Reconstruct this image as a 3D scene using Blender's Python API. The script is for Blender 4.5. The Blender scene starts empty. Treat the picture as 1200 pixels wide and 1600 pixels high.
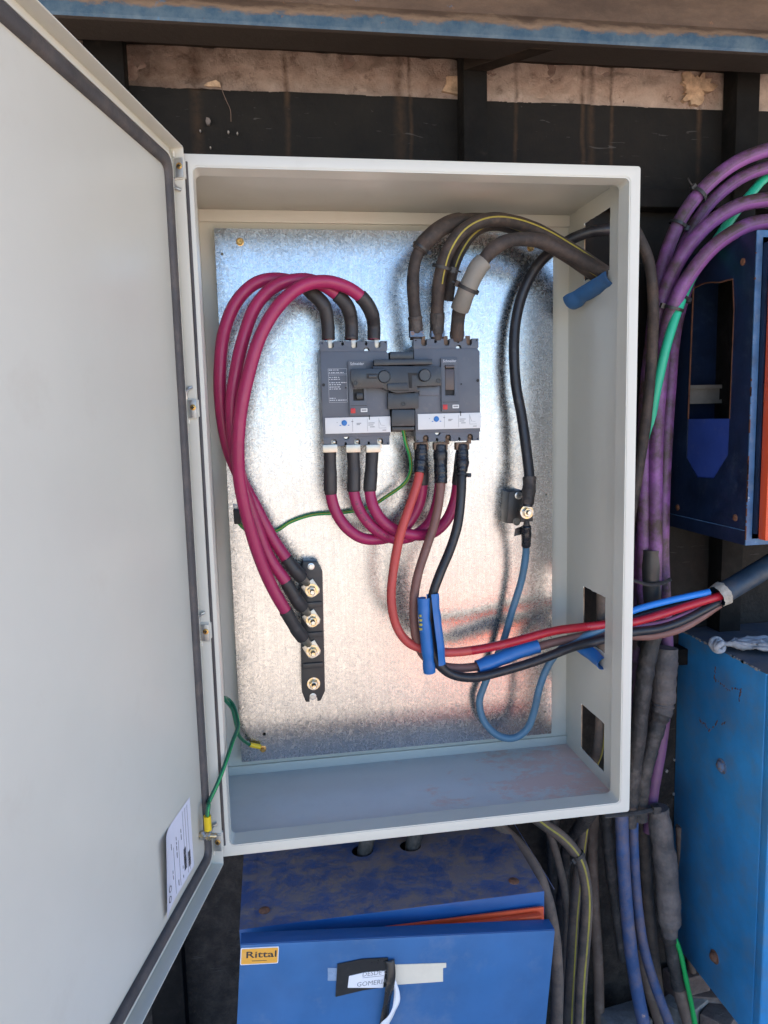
import bpy, bmesh, math, random
from mathutils import Vector, Matrix, noise
from mathutils.geometry import delaunay_2d_cdt
random.seed(7)
PI = math.pi
S = bpy.context.scene
COL = S.collection

# ------------------------------------------------------------------ camera
CAM = Vector((-0.2135, -1.002, 0.1369))
RX = Vector((0.98779444, -0.15371847, -0.02515515))      # camera right
RF = Vector((0.14942664, 0.98076566, -0.12558027))       # camera forward
RU = Vector((0.04397531, 0.12028865, 0.99176449))        # camera up
FPX = 1152.14                                            # focal length in photo pixels (1200 x 1600)
cd = bpy.data.cameras.new('camera')
cam = bpy.data.objects.new('camera', cd); COL.objects.link(cam)
M = Matrix.Identity(4)
for i in range(3):
    M[i][0], M[i][1], M[i][2], M[i][3] = RX[i], RU[i], -RF[i], CAM[i]
cam.matrix_world = M
cd.sensor_fit = 'VERTICAL'; cd.sensor_height = 32.0; cd.lens = 32.0 * FPX / 1600.0
cd.clip_start = 0.02; cd.clip_end = 2000
S.camera = cam

# ------------------------------------------------------------------ world and sun
SUN_EL, SUN_AZ = math.radians(62), math.radians(-18)     # the sun stands behind the wall (+Y), a little to its left
sdir = Vector((math.sin(SUN_AZ) * math.cos(SUN_EL), math.cos(SUN_AZ) * math.cos(SUN_EL), math.sin(SUN_EL)))
w = bpy.data.worlds.new('World'); S.world = w; w.use_nodes = True
nt = w.node_tree; nt.nodes.clear()
sky = nt.nodes.new('ShaderNodeTexSky'); sky.sky_type = 'NISHITA'; sky.sun_disc = False
sky.sun_elevation = SUN_EL; sky.sun_rotation = SUN_AZ
sky.air_density = 0.85; sky.dust_density = 0.1; sky.ozone_density = 6.0
bg = nt.nodes.new('ShaderNodeBackground'); bg.inputs[1].default_value = 0.15
wo = nt.nodes.new('ShaderNodeOutputWorld')
nt.links.new(sky.outputs[0], bg.inputs[0]); nt.links.new(bg.outputs[0], wo.inputs[0])
sl = bpy.data.lights.new('sun', 'SUN'); sl.energy = 5.0; sl.angle = math.radians(0.5); sl.color = (1.0, 0.92, 0.79)
so = bpy.data.objects.new('sun', sl); COL.objects.link(so)
so.rotation_euler = sdir.to_track_quat('Z', 'Y').to_euler()
S.view_settings.view_transform = 'Standard'; S.view_settings.look = 'None'
S.view_settings.gamma = 1.0; S.view_settings.use_curve_mapping = False
S.view_settings.exposure = 1.76
S.cycles.max_bounces = 8; S.cycles.diffuse_bounces = 5; S.cycles.glossy_bounces = 4
S.cycles.sample_clamp_indirect = 8.0
S.cycles.use_denoising = True

# ------------------------------------------------------------------ photo geometry helpers
def ray(x, y):
    return RX * ((x - 600) / FPX) + RF + RU * ((800 - y) / FPX)
def at(x, y, Y):
    d = ray(x, y); return CAM + d * ((Y - CAM.y) / d.y)
def atX(x, y, X):
    d = ray(x, y); return CAM + d * ((X - CAM.x) / d.x)
def onp(x, y, P0, n):
    d = ray(x, y); return CAM + d * ((P0 - CAM).dot(n) / d.dot(n))
def px(p):
    v = p - CAM; f = v.dot(RF)
    return (600 + FPX * v.dot(RX) / f, 800 - FPX * v.dot(RU) / f)

# ------------------------------------------------------------------ materials
MATS = {}
def node_mat(name):
    m = bpy.data.materials.new(name); m.use_nodes = True
    t = m.node_tree; t.nodes.clear()
    out = t.nodes.new('ShaderNodeOutputMaterial'); b = t.nodes.new('ShaderNodeBsdfPrincipled')
    t.links.new(b.outputs[0], out.inputs[0])
    return m, t, b
class NT:
    def __init__(s, t): s.t = t; s.co = None
    def n(s, typ, **kw):
        nd = s.t.nodes.new(typ)
        for k, v in kw.items(): setattr(nd, k, v)
        return nd
    def link(s, a, b): s.t.links.new(a, b)
    def pos(s):
        if s.co is None: s.co = s.n('ShaderNodeNewGeometry')
        return s.co.outputs['Position']
    def mapped(s, scale):
        mp = s.n('ShaderNodeMapping'); s.link(s.pos(), mp.inputs[0]); mp.inputs['Scale'].default_value = scale
        return mp.outputs[0]
    def noise(s, scale, detail=4, rough=0.6, vec=None, dist=0.0):
        q = s.n('ShaderNodeTexNoise'); q.inputs['Scale'].default_value = scale
        q.inputs['Detail'].default_value = detail; q.inputs['Roughness'].default_value = rough
        q.inputs['Distortion'].default_value = dist
        s.link(vec if vec is not None else s.pos(), q.inputs['Vector']); return q.outputs[0]
    def ramp(s, f, a, b, lo=0.0, hi=1.0):
        q = s.n('ShaderNodeMapRange'); q.inputs['From Min'].default_value = a; q.inputs['From Max'].default_value = b
        q.inputs['To Min'].default_value = lo; q.inputs['To Max'].default_value = hi
        s.link(f, q.inputs[0]); return q.outputs[0]
    def mul(s, a, b, op='MULTIPLY'):
        q = s.n('ShaderNodeMath', operation=op, use_clamp=False)
        for i, v in enumerate((a, b)):
            if isinstance(v, (int, float)): q.inputs[i].default_value = v
            else: s.link(v, q.inputs[i])
        return q.outputs[0]
    def mix(s, f, a, b):
        q = s.n('ShaderNodeMix', data_type='RGBA')
        if isinstance(f, (int, float)): q.inputs[0].default_value = f
        else: s.link(f, q.inputs[0])
        for i, v in ((6, a), (7, b)):
            if isinstance(v, tuple): q.inputs[i].default_value = (*v, 1)
            else: s.link(v, q.inputs[i])
        return q.outputs[2]
    def sep(s, v):
        q = s.n('ShaderNodeSeparateXYZ'); s.link(v, q.inputs[0]); return q.outputs
    def normal(s):
        if s.co is None: s.pos()
        return s.co.outputs['True Normal']
def _drips(k):
    """rusty runs of water at fixed places along the wall"""
    x = k.sep(k.pos())[0]; wob = k.ramp(k.noise(5, 5, 0.7, k.mapped((1.5, 1, 2.2))), 0.2, 0.8, -0.0045, 0.0045)
    xx = k.mul(x, wob, 'ADD'); tot = None
    for x0, wd in ((0.247, .0030), (0.372, .0035), (0.388, .0055), (0.428, .003), (0.036, .0085), (0.055, .003), (-0.31, .008), (-0.16, .004), (0.60, .004)):
        d = k.n('ShaderNodeMath', operation='ABSOLUTE'); k.link(k.mul(xx, -x0, 'ADD'), d.inputs[0])
        f = k.ramp(d.outputs[0], wd * 1.7, 0.0)
        tot = f if tot is None else k.mul(tot, f, 'MAXIMUM')
    return k.mul(tot, k.ramp(k.noise(28, 5, 0.7), 0.35, 0.62, 0.25, 1.0))
NT.drips = _drips
def C3(c): return c if isinstance(c, tuple) else (c, c, c)

def mat(name, base, rough=0.5, metal=0.0, var=0.12, vscale=18, dust=None, dust_amt=0.0, dust_scale=30, up_dust=0.0, up0=0.2, up1=0.9,
        bump=0.0, bscale=200, wear=None, wear_t=0.62, wear_scale=40, wear2=None, wear2_t=0.66, wear2_scale=15, stretch=None, spec=0.5, rvar=0.1, coat=0.0):
    """general procedural surface: uneven colour, dust, worn spots, fine relief"""
    if name in MATS: return MATS[name]
    m, t, b = node_mat(name); k = NT(t)
    base = C3(base)
    n1 = k.noise(vscale, 5, 0.65)
    lo = tuple(max(0, c * (1 - var)) for c in base); hi = tuple(min(1, c * (1 + var)) for c in base)
    col = k.mix(k.ramp(n1, 0.3, 0.7), lo, hi)
    if wear is not None:
        vec = k.mapped(stretch) if stretch else None
        f = k.ramp(k.noise(wear_scale, 6, 0.7, vec), wear_t, wear_t + 0.05)
        col = k.mix(f, col, C3(wear))
    if wear2 is not None:
        f = k.ramp(k.noise(wear2_scale, 7, 0.72), wear2_t, wear2_t + 0.06)
        col = k.mix(f, col, C3(wear2))
    if dust is not None:
        f = k.ramp(k.noise(dust_scale, 6, 0.7), 0.62 - dust_amt * 0.5, 0.85 - dust_amt * 0.3, 0.0, min(1, dust_amt + 0.25))
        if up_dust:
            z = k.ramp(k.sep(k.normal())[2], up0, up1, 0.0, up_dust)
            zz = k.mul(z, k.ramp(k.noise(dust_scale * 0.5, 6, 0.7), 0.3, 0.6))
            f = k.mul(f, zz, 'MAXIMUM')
        col = k.mix(f, col, C3(dust))
    k.link(col, b.inputs['Base Color'])
    k.link(k.ramp(k.noise(vscale * 1.7, 4), 0.3, 0.7, max(0.03, rough - rvar), min(1, rough + rvar)), b.inputs['Roughness'])
    b.inputs['Metallic'].default_value = metal
    b.inputs['Specular IOR Level'].default_value = spec
    if coat: b.inputs['Coat Weight'].default_value = coat; b.inputs['Coat Roughness'].default_value = 0.15
    if bump:
        q = k.n('ShaderNodeBump'); q.inputs['Strength'].default_value = 1.0; q.inputs['Distance'].default_value = bump
        k.link(k.noise(bscale, 5, 0.6), q.inputs['Height']); k.link(q.outputs[0], b.inputs['Normal'])
    MATS[name] = m; return m

DUST = (0.22, 0.17, 0.14)
def m_paint():   # light grey powder coat of the enclosure
    return mat('grey_powder_coat', (0.59, 0.575, 0.495), 0.34, var=0.035, vscale=3.5, bump=0.00004, bscale=900, rvar=0.06, dust=(0.47, 0.42, 0.34), dust_amt=0.10, dust_scale=9)
def m_shelf():
    if 'dusty_shelf' in MATS: return MATS['dusty_shelf']
    m, t, b = node_mat('dusty_shelf'); k = NT(t)
    n1 = k.noise(14, 9, 0.72, k.mapped((1, 1.5, 1)), 0.25); xs = k.ramp(k.sep(k.pos())[0], -0.02, 0.24, -0.17, 0.10)
    f = k.ramp(k.mul(n1, xs, 'ADD'), 0.50, 0.60, 0, 0.9)
    g = k.ramp(k.noise(300, 3, 0.7), 0.66, 0.72, 0, 0.7)
    dirt = k.ramp(k.noise(9, 6, 0.7), 0.5, 0.8, 0, 0.35)
    col = k.mix(dirt, (0.64, 0.655, 0.64), (0.46, 0.45, 0.44))  # paler, cooler base than the enclosure paint; sky light put into the colour
    col = k.mix(f, col, (0.72, 0.53, 0.47)); col = k.mix(k.mul(g, f), col, (0.25, 0.17, 0.16))
    k.link(col, b.inputs['Base Color']); k.link(k.ramp(f, 0, 1, 0.3, 0.85), b.inputs['Roughness'])
    q = k.n('ShaderNodeBump'); q.inputs['Distance'].default_value = 0.0006; k.link(k.mul(f, n1), q.inputs['Height']); k.link(q.outputs[0], b.inputs['Normal'])
    MATS['dusty_shelf'] = m; return m
def m_zinc():    # galvanised sheet with needle-like spangle
    if 'galvanised_spangle' in MATS: return MATS['galvanised_spangle']
    m, t, b = node_mat('galvanised_spangle'); k = NT(t)
    def cells(sc, scale):
        v = k.n('ShaderNodeTexVoronoi'); v.inputs['Scale'].default_value = sc
        ns = k.n('ShaderNodeTexNoise'); ns.inputs['Scale'].default_value = 55; ns.inputs['Detail'].default_value = 2
        k.link(k.pos(), ns.inputs['Vector'])
        ad = k.n('ShaderNodeVectorMath', operation='MULTIPLY_ADD'); k.link(ns.outputs['Color'], ad.inputs[0])
        ad.inputs[1].default_value = (0.03, 0.03, 0.03); k.link(k.pos(), ad.inputs[2])
        mp = k.n('ShaderNodeMapping'); mp.inputs['Scale'].default_value = scale; mp.inputs['Rotation'].default_value = (0, 0.6 * scale[0], 0)
        k.link(ad.outputs[0], mp.inputs[0]); k.link(mp.outputs[0], v.inputs['Vector']); return v.outputs['Color']
    a = cells(430, (1, 1, 0.26)); c = cells(430, (0.26, 1, 1))
    pick = k.ramp(k.noise(150, 2), 0.46, 0.54)
    cc = k.mix(pick, a, c)
    sub = k.n('ShaderNodeVectorMath', operation='SUBTRACT'); k.link(cc, sub.inputs[0]); sub.inputs[1].default_value = (0.5, 0.5, 0.5)
    sc = k.n('ShaderNodeVectorMath', operation='MULTIPLY_ADD'); k.link(sub.outputs[0], sc.inputs[0]); sc.inputs[1].default_value = (0.036, 0.0, 0.036)
    k.link(k.n('ShaderNodeNewGeometry').outputs['Normal'], sc.inputs[2])
    nm = k.n('ShaderNodeVectorMath', operation='NORMALIZE'); k.link(sc.outputs[0], nm.inputs[0]); k.link(nm.outputs[0], b.inputs['Normal'])
    r = k.sep(cc)
    lines = k.ramp(k.noise(60, 3, 0.6, k.mapped((9, 1, 0.12))), 0.35, 0.65, 0.88, 1.0)
    base = k.mix(k.ramp(r[0], 0, 1), (0.44, 0.45, 0.455), (0.56, 0.56, 0.56))
    cloud = k.ramp(k.noise(7, 4), 0.3, 0.7, 0.88, 1.0)
    q = k.n('ShaderNodeVectorMath', operation='SCALE'); k.link(base, q.inputs[0]); k.link(k.mul(lines, cloud), q.inputs['Scale'])
    k.link(q.outputs[0], b.inputs['Base Color'])
    b.inputs['Metallic'].default_value = 1.0
    k.link(k.ramp(r[1], 0, 1, 0.20, 0.31), b.inputs['Roughness'])
    MATS['galvanised_spangle'] = m; return m

def m_cabtop():
    m, t, b = node_mat('wiped_dusty_blue_top'); k = NT(t)
    n1 = k.noise(13, 10, 0.74, k.mapped((1, 1.2, 1)), 0.15); n2 = k.noise(120, 4, 0.7)
    f = k.mul(k.ramp(k.mul(n1, k.mul(k.mul(n2, -0.5, 'ADD'), 0.16), 'ADD'), 0.38, 0.56), k.ramp(k.noise(45, 6, 0.7), 0.25, 0.6, 0.6, 1.0))
    thin = k.ramp(k.noise(6, 6, 0.7), 0.35, 0.65, 0.08, 0.35)
    col = k.mix(k.mul(f, thin, 'MAXIMUM'), (0.012, 0.075, 0.235), (0.24, 0.18, 0.15))
    col = k.mix(k.ramp(k.noise(260, 2, 0.6), 0.70, 0.76, 0, 0.6), col, (0.30, 0.25, 0.22))
    k.link(col, b.inputs['Base Color']); k.link(k.ramp(f, 0, 1, 0.42, 0.9), b.inputs['Roughness'])
    q = k.n('ShaderNodeBump'); q.inputs['Distance'].default_value = 0.0008; k.link(f, q.inputs['Height']); k.link(q.outputs[0], b.inputs['Normal'])
    return m
M_ = {}
def mats():
    d = M_
    d['black_plastic'] = mat('black_plastic', 0.022, 0.42, var=0.2, dust=(0.12, 0.11, 0.10), dust_amt=0.06, bump=0.0001, bscale=500)
    d['breaker'] = mat('breaker_plastic', (0.084, 0.096, 0.118), 0.45, var=0.06, dust=(0.22, 0.2, 0.18), dust_amt=0.10, dust_scale=70, bump=0.00005, bscale=900)
    d['breaker_lite'] = mat('breaker_panel_plastic', (0.074, 0.085, 0.105), 0.42, var=0.06, dust=(0.22, 0.2, 0.18), dust_amt=0.06)
    d['interlock'] = mat('interlock_plastic', (0.022, 0.025, 0.030), 0.36, var=0.12, dust=(0.2, 0.18, 0.17), dust_amt=0.08, dust_scale=60)
    d['white_label'] = mat('white_label', (0.66, 0.66, 0.64), 0.4, var=0.03, dust=(0.4, 0.36, 0.32), dust_amt=0.08)
    d['print_white'] = mat('print_white', (0.55, 0.57, 0.6), 0.5, var=0.02)
    d['print_dark'] = mat('print_dark', 0.035, 0.5, var=0.05)
    d['print_grey'] = mat('print_grey', 0.22, 0.5, var=0.05)
    d['print_blue'] = mat('print_blue', (0.02, 0.16, 0.45), 0.45, var=0.05)
    d['red_plastic'] = mat('red_plastic', (0.5, 0.012, 0.012), 0.35, var=0.05)
    d['void'] = mat('dark_recess', 0.008, 0.6, var=0.1)
    d['toggle'] = mat('toggle_plastic', (0.07, 0.05, 0.045), 0.35, var=0.2)
    d['tin'] = mat('tinned_lug', (0.46, 0.42, 0.35), 0.38, 0.85, var=0.12, vscale=60, dust=(0.3, 0.24, 0.18), dust_amt=0.12)
    d['old_lug'] = mat('grimy_lug', (0.16, 0.10, 0.06), 0.6, 0.3, var=0.3, vscale=80, dust=DUST, dust_amt=0.2)
    d['steel'] = mat('zinc_steel', (0.52, 0.52, 0.50), 0.34, 0.9, var=0.12, vscale=60)
    d['yellow_zinc'] = mat('yellow_passivated_zinc', (0.60, 0.47, 0.27), 0.32, 1.0, var=0.18, vscale=90, wear=(0.52, 0.51, 0.49), wear_t=0.48, wear_scale=120)
    d['brass'] = mat('brass_screw', (0.60, 0.36, 0.12), 0.3, 0.95, var=0.2, vscale=90)
    d['gasket'] = mat('rubber_gasket', (0.060, 0.055, 0.055), 0.62, var=0.2, dust=(0.20, 0.15, 0.115), dust_amt=0.24, dust_scale=22, bump=0.0003, bscale=300)
    d['magenta'] = mat('magenta_cable', (0.34, 0.016, 0.085), 0.40, var=0.10, vscale=30, wear=(0.46, 0.12, 0.19), wear_t=0.72, wear_scale=55, bump=0.0003, bscale=60, dust=(0.30, 0.14, 0.15), dust_amt=0.03, dust_scale=50)
    d['shrink'] = mat('heat_shrink', (0.030, 0.027, 0.027), 0.5, var=0.2, bump=0.0003, bscale=250)
    d['tape'] = mat('electrical_tape', (0.014, 0.014, 0.017), 0.28, var=0.3, vscale=60, dust=DUST, dust_amt=0.06, bump=0.0015, bscale=120)
    d['dust_tape'] = mat('dusty_tape', (0.035, 0.030, 0.026), 0.6, var=0.3, vscale=60, dust=DUST, dust_amt=0.26, dust_scale=40, bump=0.0026, bscale=100)
    d['red_cable'] = mat('old_red_cable', (0.50, 0.065, 0.055), 0.5, var=0.12, dust=(0.35, 0.17, 0.14), dust_amt=0.14, dust_scale=45, wear=(0.50, 0.30, 0.27), wear_t=0.68, wear_scale=60)
    d['red_new'] = mat('red_cable', (0.42, 0.012, 0.025), 0.36, var=0.08, dust=(0.3, 0.12, 0.13), dust_amt=0.14, dust_scale=45)
    d['brown_cable'] = mat('brown_cable', (0.19, 0.088, 0.070), 0.55, var=0.15, dust=(0.30, 0.19, 0.16), dust_amt=0.18, dust_scale=45)
    d['orange_wire'] = mat('orange_brown_wire', (0.36, 0.13, 0.06), 0.5, var=0.12, dust=(0.30, 0.19, 0.16), dust_amt=0.1, dust_scale=45)
    d['black_cable'] = mat('black_cable', (0.016, 0.016, 0.019), 0.42, var=0.2, dust=(0.20, 0.17, 0.16), dust_amt=0.10, dust_scale=60, wear=(0.35, 0.33, 0.3), wear_t=0.76, wear_scale=90)
    d['rubber_cable'] = mat('dusty_rubber_cable', (0.030, 0.023, 0.019), 0.7, var=0.35, vscale=30, dust=(0.15, 0.097, 0.067), dust_amt=0.34, dust_scale=34, up_dust=0.6, bump=0.0010, bscale=160)
    d['grey_hose'] = mat('dusty_grey_hose', (0.085, 0.066, 0.053), 0.75, var=0.3, vscale=25, dust=(0.25, 0.165, 0.11), dust_amt=0.40, dust_scale=28, up_dust=0.6, bump=0.0010, bscale=140)
    d['yellow_line'] = mat('yellow_stripe', (0.36, 0.29, 0.035), 0.6, var=0.2, dust=(0.16, 0.115, 0.065), dust_amt=0.36, dust_scale=60)
    d['green_wire'] = mat('green_earth_wire', (0.015, 0.36, 0.075), 0.36, var=0.1, dust=(0.1, 0.3, 0.15), dust_amt=0.05)
    d['dark_green_wire'] = mat('dark_green_wire', (0.008, 0.125, 0.062), 0.36, var=0.12)
    d['mint_wire'] = mat('mint_green_cable', (0.02, 0.42, 0.24), 0.42, var=0.08, dust=(0.1, 0.3, 0.2), dust_amt=0.05, wear=(0.05, 0.1, 0.08), wear_t=0.74, wear_scale=120)
    d['yellow_ring'] = mat('yellow_terminal_sleeve', (0.72, 0.50, 0.01), 0.4, var=0.06)
    d['blue_pvc'] = mat('blue_hose_sleeve', (0.018, 0.135, 0.40), 0.42, var=0.12, dust=(0.12, 0.18, 0.28), dust_amt=0.10, dust_scale=50, wear=(0.06, 0.05, 0.05), wear_t=0.74, wear_scale=60)
    d['dark_blue_pvc'] = mat('dark_blue_hose', (0.014, 0.032, 0.055), 0.55, var=0.35, dust=(0.10, 0.085, 0.075), dust_amt=0.28, dust_scale=45)
    d['neutral_blue'] = mat('dusty_blue_cable', (0.070, 0.170, 0.265), 0.52, var=0.15, dust=(0.17, 0.17, 0.15), dust_amt=0.26, dust_scale=28)
    d['bright_blue'] = mat('bright_blue_wire', (0.02, 0.20, 0.62), 0.4, var=0.08)
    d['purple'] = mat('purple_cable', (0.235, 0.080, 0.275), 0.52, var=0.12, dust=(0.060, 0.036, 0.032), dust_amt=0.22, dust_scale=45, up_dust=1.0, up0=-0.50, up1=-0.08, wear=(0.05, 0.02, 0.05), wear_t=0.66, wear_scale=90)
    d['dusty_purple'] = mat('dusty_pink_purple_cable', (0.21, 0.085, 0.175), 0.55, var=0.15, dust=(0.20, 0.11, 0.12), dust_amt=0.36, dust_scale=60, up_dust=0.6)
    d['worn_blue_hose'] = mat('worn_blue_coated_hose', (0.028, 0.070, 0.175), 0.62, var=0.3, dust=(0.24, 0.145, 0.095), dust_amt=0.42, dust_scale=26, wear=(0.40, 0.28, 0.22), wear_t=0.64, wear_scale=40, bump=0.0006, bscale=120)
    d['brown_hose'] = mat('dirty_brown_hose', (0.16, 0.105, 0.075), 0.7, var=0.25, dust=(0.32, 0.25, 0.2), dust_amt=0.3, dust_scale=40)
    d['grey_sleeve'] = mat('dusty_grey_sleeve', (0.085, 0.074, 0.068), 0.75, var=0.3, vscale=22, dust=(0.25, 0.195, 0.16), dust_amt=0.42, dust_scale=20, bump=0.0035, bscale=75, wear=(0.4, 0.36, 0.33), wear_t=0.76, wear_scale=90)
    d['grey_split'] = mat('grey_split_hose', (0.19, 0.175, 0.145), 0.6, var=0.25, dust=(0.26, 0.2, 0.15), dust_amt=0.3, dust_scale=60)
    d['edge_hose'] = mat('dusty_blue_hose', (0.030, 0.105, 0.235), 0.5, var=0.2, dust=(0.12, 0.11, 0.10), dust_amt=0.18, dust_scale=45)
    d['rust_bolt'] = mat('rusty_bolt', (0.20, 0.085, 0.045), 0.75, 0.2, var=0.35, vscale=120, dust=(0.26, 0.15, 0.1), dust_amt=0.25, bump=0.0005, bscale=300)
    d['blue_bolt'] = mat('painted_bolt', (0.09, 0.15, 0.24), 0.6, var=0.3, vscale=120, wear=(0.2, 0.13, 0.1), wear_t=0.55, wear_scale=120)
    d['cabinet_blue'] = mat('cabinet_blue', (0.012, 0.085, 0.25), 0.38, var=0.10, vscale=10, dust=(0.20, 0.155, 0.14), dust_amt=0.02, dust_scale=24, up_dust=0.0, bump=0.00005, bscale=700)
    d['cabinet_top'] = mat('dusty_cabinet_top', (0.010, 0.055, 0.22), 0.42, var=0.2, vscale=14, dust=(0.17, 0.130, 0.115), dust_amt=0.55, dust_scale=19, up_dust=0.0, bump=0.0003, bscale=160)
    d['cabinet_top'] = m_cabtop()
    d['cabinet_door'] = mat('faded_blue_door', (0.036, 0.128, 0.30), 0.42, var=0.16, vscale=7, dust=(0.24, 0.27, 0.31), dust_amt=0.14, dust_scale=11, bump=0.00005, bscale=600)
    d['box_navy'] = mat('worn_navy_steel', (0.007, 0.017, 0.046), 0.40, var=0.35, vscale=22, dust=(0.09, 0.12, 0.16), dust_amt=0.12, dust_scale=35, wear=(0.24, 0.27, 0.30), wear_t=0.70, wear_scale=75, wear2=(0.12, 0.045, 0.02), wear2_t=0.66, wear2_scale=20, bump=0.0002, bscale=120)
    d['box_edge'] = mat('worn_blue_edge', (0.05, 0.13, 0.26), 0.5, var=0.35, vscale=30, dust=(0.25, 0.27, 0.28), dust_amt=0.2, dust_scale=45, wear=(0.45, 0.5, 0.52), wear_t=0.66, wear_scale=60, wear2=(0.16, 0.07, 0.03), wear2_t=0.66, wear2_scale=30)
    d['box_flap'] = mat('bright_navy_sheet', (0.030, 0.065, 0.28), 0.4, var=0.15, vscale=16, dust=(0.16, 0.18, 0.3), dust_amt=0.12, dust_scale=30, wear=(0.3, 0.32, 0.4), wear_t=0.74, wear_scale=60)
    d['box_bright'] = mat('scratched_bright_blue_steel', (0.032, 0.225, 0.47), 0.42, var=0.2, vscale=7, dust=(0.13, 0.18, 0.22), dust_amt=0.34, dust_scale=20, wear=(0.15, 0.09, 0.06), wear_t=0.755, wear_scale=55, bump=0.00012, bscale=90)
    d['box_bright_top'] = mat('dusty_grey_blue_lid', (0.03, 0.07, 0.12), 0.7, var=0.2, dust=(0.13, 0.12, 0.115), dust_amt=0.6, dust_scale=12, up_dust=0.95, bump=0.0006, bscale=90)
    d['orange_panel'] = mat('orange_painted_steel', (0.62, 0.075, 0.020), 0.40, var=0.06, dust=(0.45, 0.2, 0.12), dust_amt=0.12, dust_scale=40)
    d['strong_orange'] = mat('strong_orange_reflection', (0.85, 0.11, 0.02), 0.5, var=0.08)  # for the unseen yard plate, strengthened to show in the zinc
    d['badge'] = mat('yellow_badge', (0.75, 0.36, 0.05), 0.38, var=0.06, dust=(0.6, 0.45, 0.25), dust_amt=0.12, wear=(0.7, 0.66, 0.55), wear_t=0.73, wear_scale=90)
    d['paper'] = mat('white_paper', (0.74, 0.73, 0.74), 0.75, var=0.04, bump=0.0003, bscale=90)
    d['old_paper'] = mat('yellowed_paper', (0.72, 0.64, 0.50), 0.75, var=0.06, dust=(0.55, 0.42, 0.3), dust_amt=0.12, dust_scale=30)
    d['label_paper'] = mat('sticker_paper', (0.62, 0.62, 0.69), 0.6, var=0.02)
    d['clear_tape'] = mat('faded_clear_tape', (0.22, 0.30, 0.42), 0.3, var=0.15, vscale=40)
    d['black_vinyl'] = mat('black_vinyl_tape', (0.022, 0.021, 0.020), 0.34, var=0.25, dust=(0.16, 0.13, 0.10), dust_amt=0.16, bump=0.0008, bscale=70)
    d['cloth'] = mat('dirty_grey_cloth', (0.36, 0.35, 0.35), 0.85, var=0.3, vscale=50, dust=(0.10, 0.095, 0.09), dust_amt=0.22, dust_scale=60, bump=0.0015, bscale=180)
    d['frayed'] = mat('torn_tape_wrap', (0.36, 0.32, 0.26), 0.6, var=0.4, vscale=80, bump=0.0012, bscale=150)
    d['post'] = mat('black_painted_post', (0.010, 0.009, 0.008), 0.7, spec=0.12, var=0.3, vscale=30, dust=(0.06, 0.045, 0.035), dust_amt=0.10, dust_scale=30, stretch=None, wear=(0.10, 0.09, 0.08), wear_t=0.76, wear_scale=60, bump=0.0008, bscale=80)
    d['soffit'] = mat('sooty_steel_sheet', (0.022, 0.016, 0.012), 0.8, spec=0.1, var=0.4, vscale=12, dust=(0.08, 0.05, 0.035), dust_amt=0.2, bump=0.0006, bscale=60)
    d['soffit_sheet'] = mat('weathered_roof_sheet', (0.20, 0.165, 0.135), 0.6, 0.2, var=0.2, vscale=6, wear=(0.12, 0.07, 0.045), wear_t=0.6, wear_scale=8)
    d['brick'] = mat('broken_brick', (0.18, 0.12, 0.095), 0.9, var=0.3, vscale=40, dust=(0.33, 0.28, 0.24), dust_amt=0.3, bump=0.003, bscale=90)
    d['rubble'] = mat('pale_rubble', (0.30, 0.27, 0.24), 0.9, var=0.25, vscale=60, dust=(0.28, 0.22, 0.18), dust_amt=0.2, bump=0.003, bscale=80)
    d['bare'] = mat('bare_ochre_render', (0.40, 0.28, 0.185), 0.95, spec=0.1, var=0.45, vscale=55, bump=0.003, bscale=80, dust=(0.56, 0.42, 0.3), dust_amt=0.25, dust_scale=60)
    d['rail'] = mat('galvanised_rail', (0.36, 0.34, 0.30), 0.5, 0.6, var=0.2)
mats()

def m_wall():
    m, t, b = node_mat('black_painted_render'); k = NT(t)
    n1 = k.noise(9, 7, 0.7)
    col = k.mix(k.ramp(n1, 0.3, 0.72), (0.0090, 0.0080, 0.0070), (0.021, 0.0185, 0.0155))
    z = k.sep(k.pos())[2]
    up = k.ramp(z, 0.35, 0.7)
    stk = k.mul(k.drips(), up)
    col = k.mix(k.mul(stk, 0.55), col, (0.095, 0.055, 0.030))
    sp = k.ramp(k.noise(130, 3, 0.8), 0.73, 0.78)
    col = k.mix(k.mul(sp, 0.5), col, (0.24, 0.22, 0.19))
    low = k.ramp(z, -0.05, -0.8)
    grit = k.ramp(k.noise(38, 7, 0.75), 0.42, 0.75)
    col = k.mix(k.mul(low, 0.55), col, (0.060, 0.050, 0.043)); col = k.mix(k.mul(grit, k.mul(low, 0.7)), col, (0.115, 0.092, 0.075))
    sc = k.ramp(k.noise(30, 3, 0.5, k.mapped((0.5, 1, 4)), 2.0), 0.70, 0.715)
    col = k.mix(k.mul(sc, 0.35), col, (0.13, 0.12, 0.11))
    k.link(col, b.inputs['Base Color'])
    k.link(k.ramp(n1, 0.3, 0.7, 0.5, 0.8), b.inputs['Roughness']); b.inputs['Specular IOR Level'].default_value = 0.12
    q = k.n('ShaderNodeBump'); q.inputs['Distance'].default_value = 0.006
    k.link(k.mul(k.noise(45, 7, 0.65), k.ramp(low, 0, 1, 0.35, 1.2)), q.inputs['Height']); k.link(q.outputs[0], b.inputs['Normal'])
    return m
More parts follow.
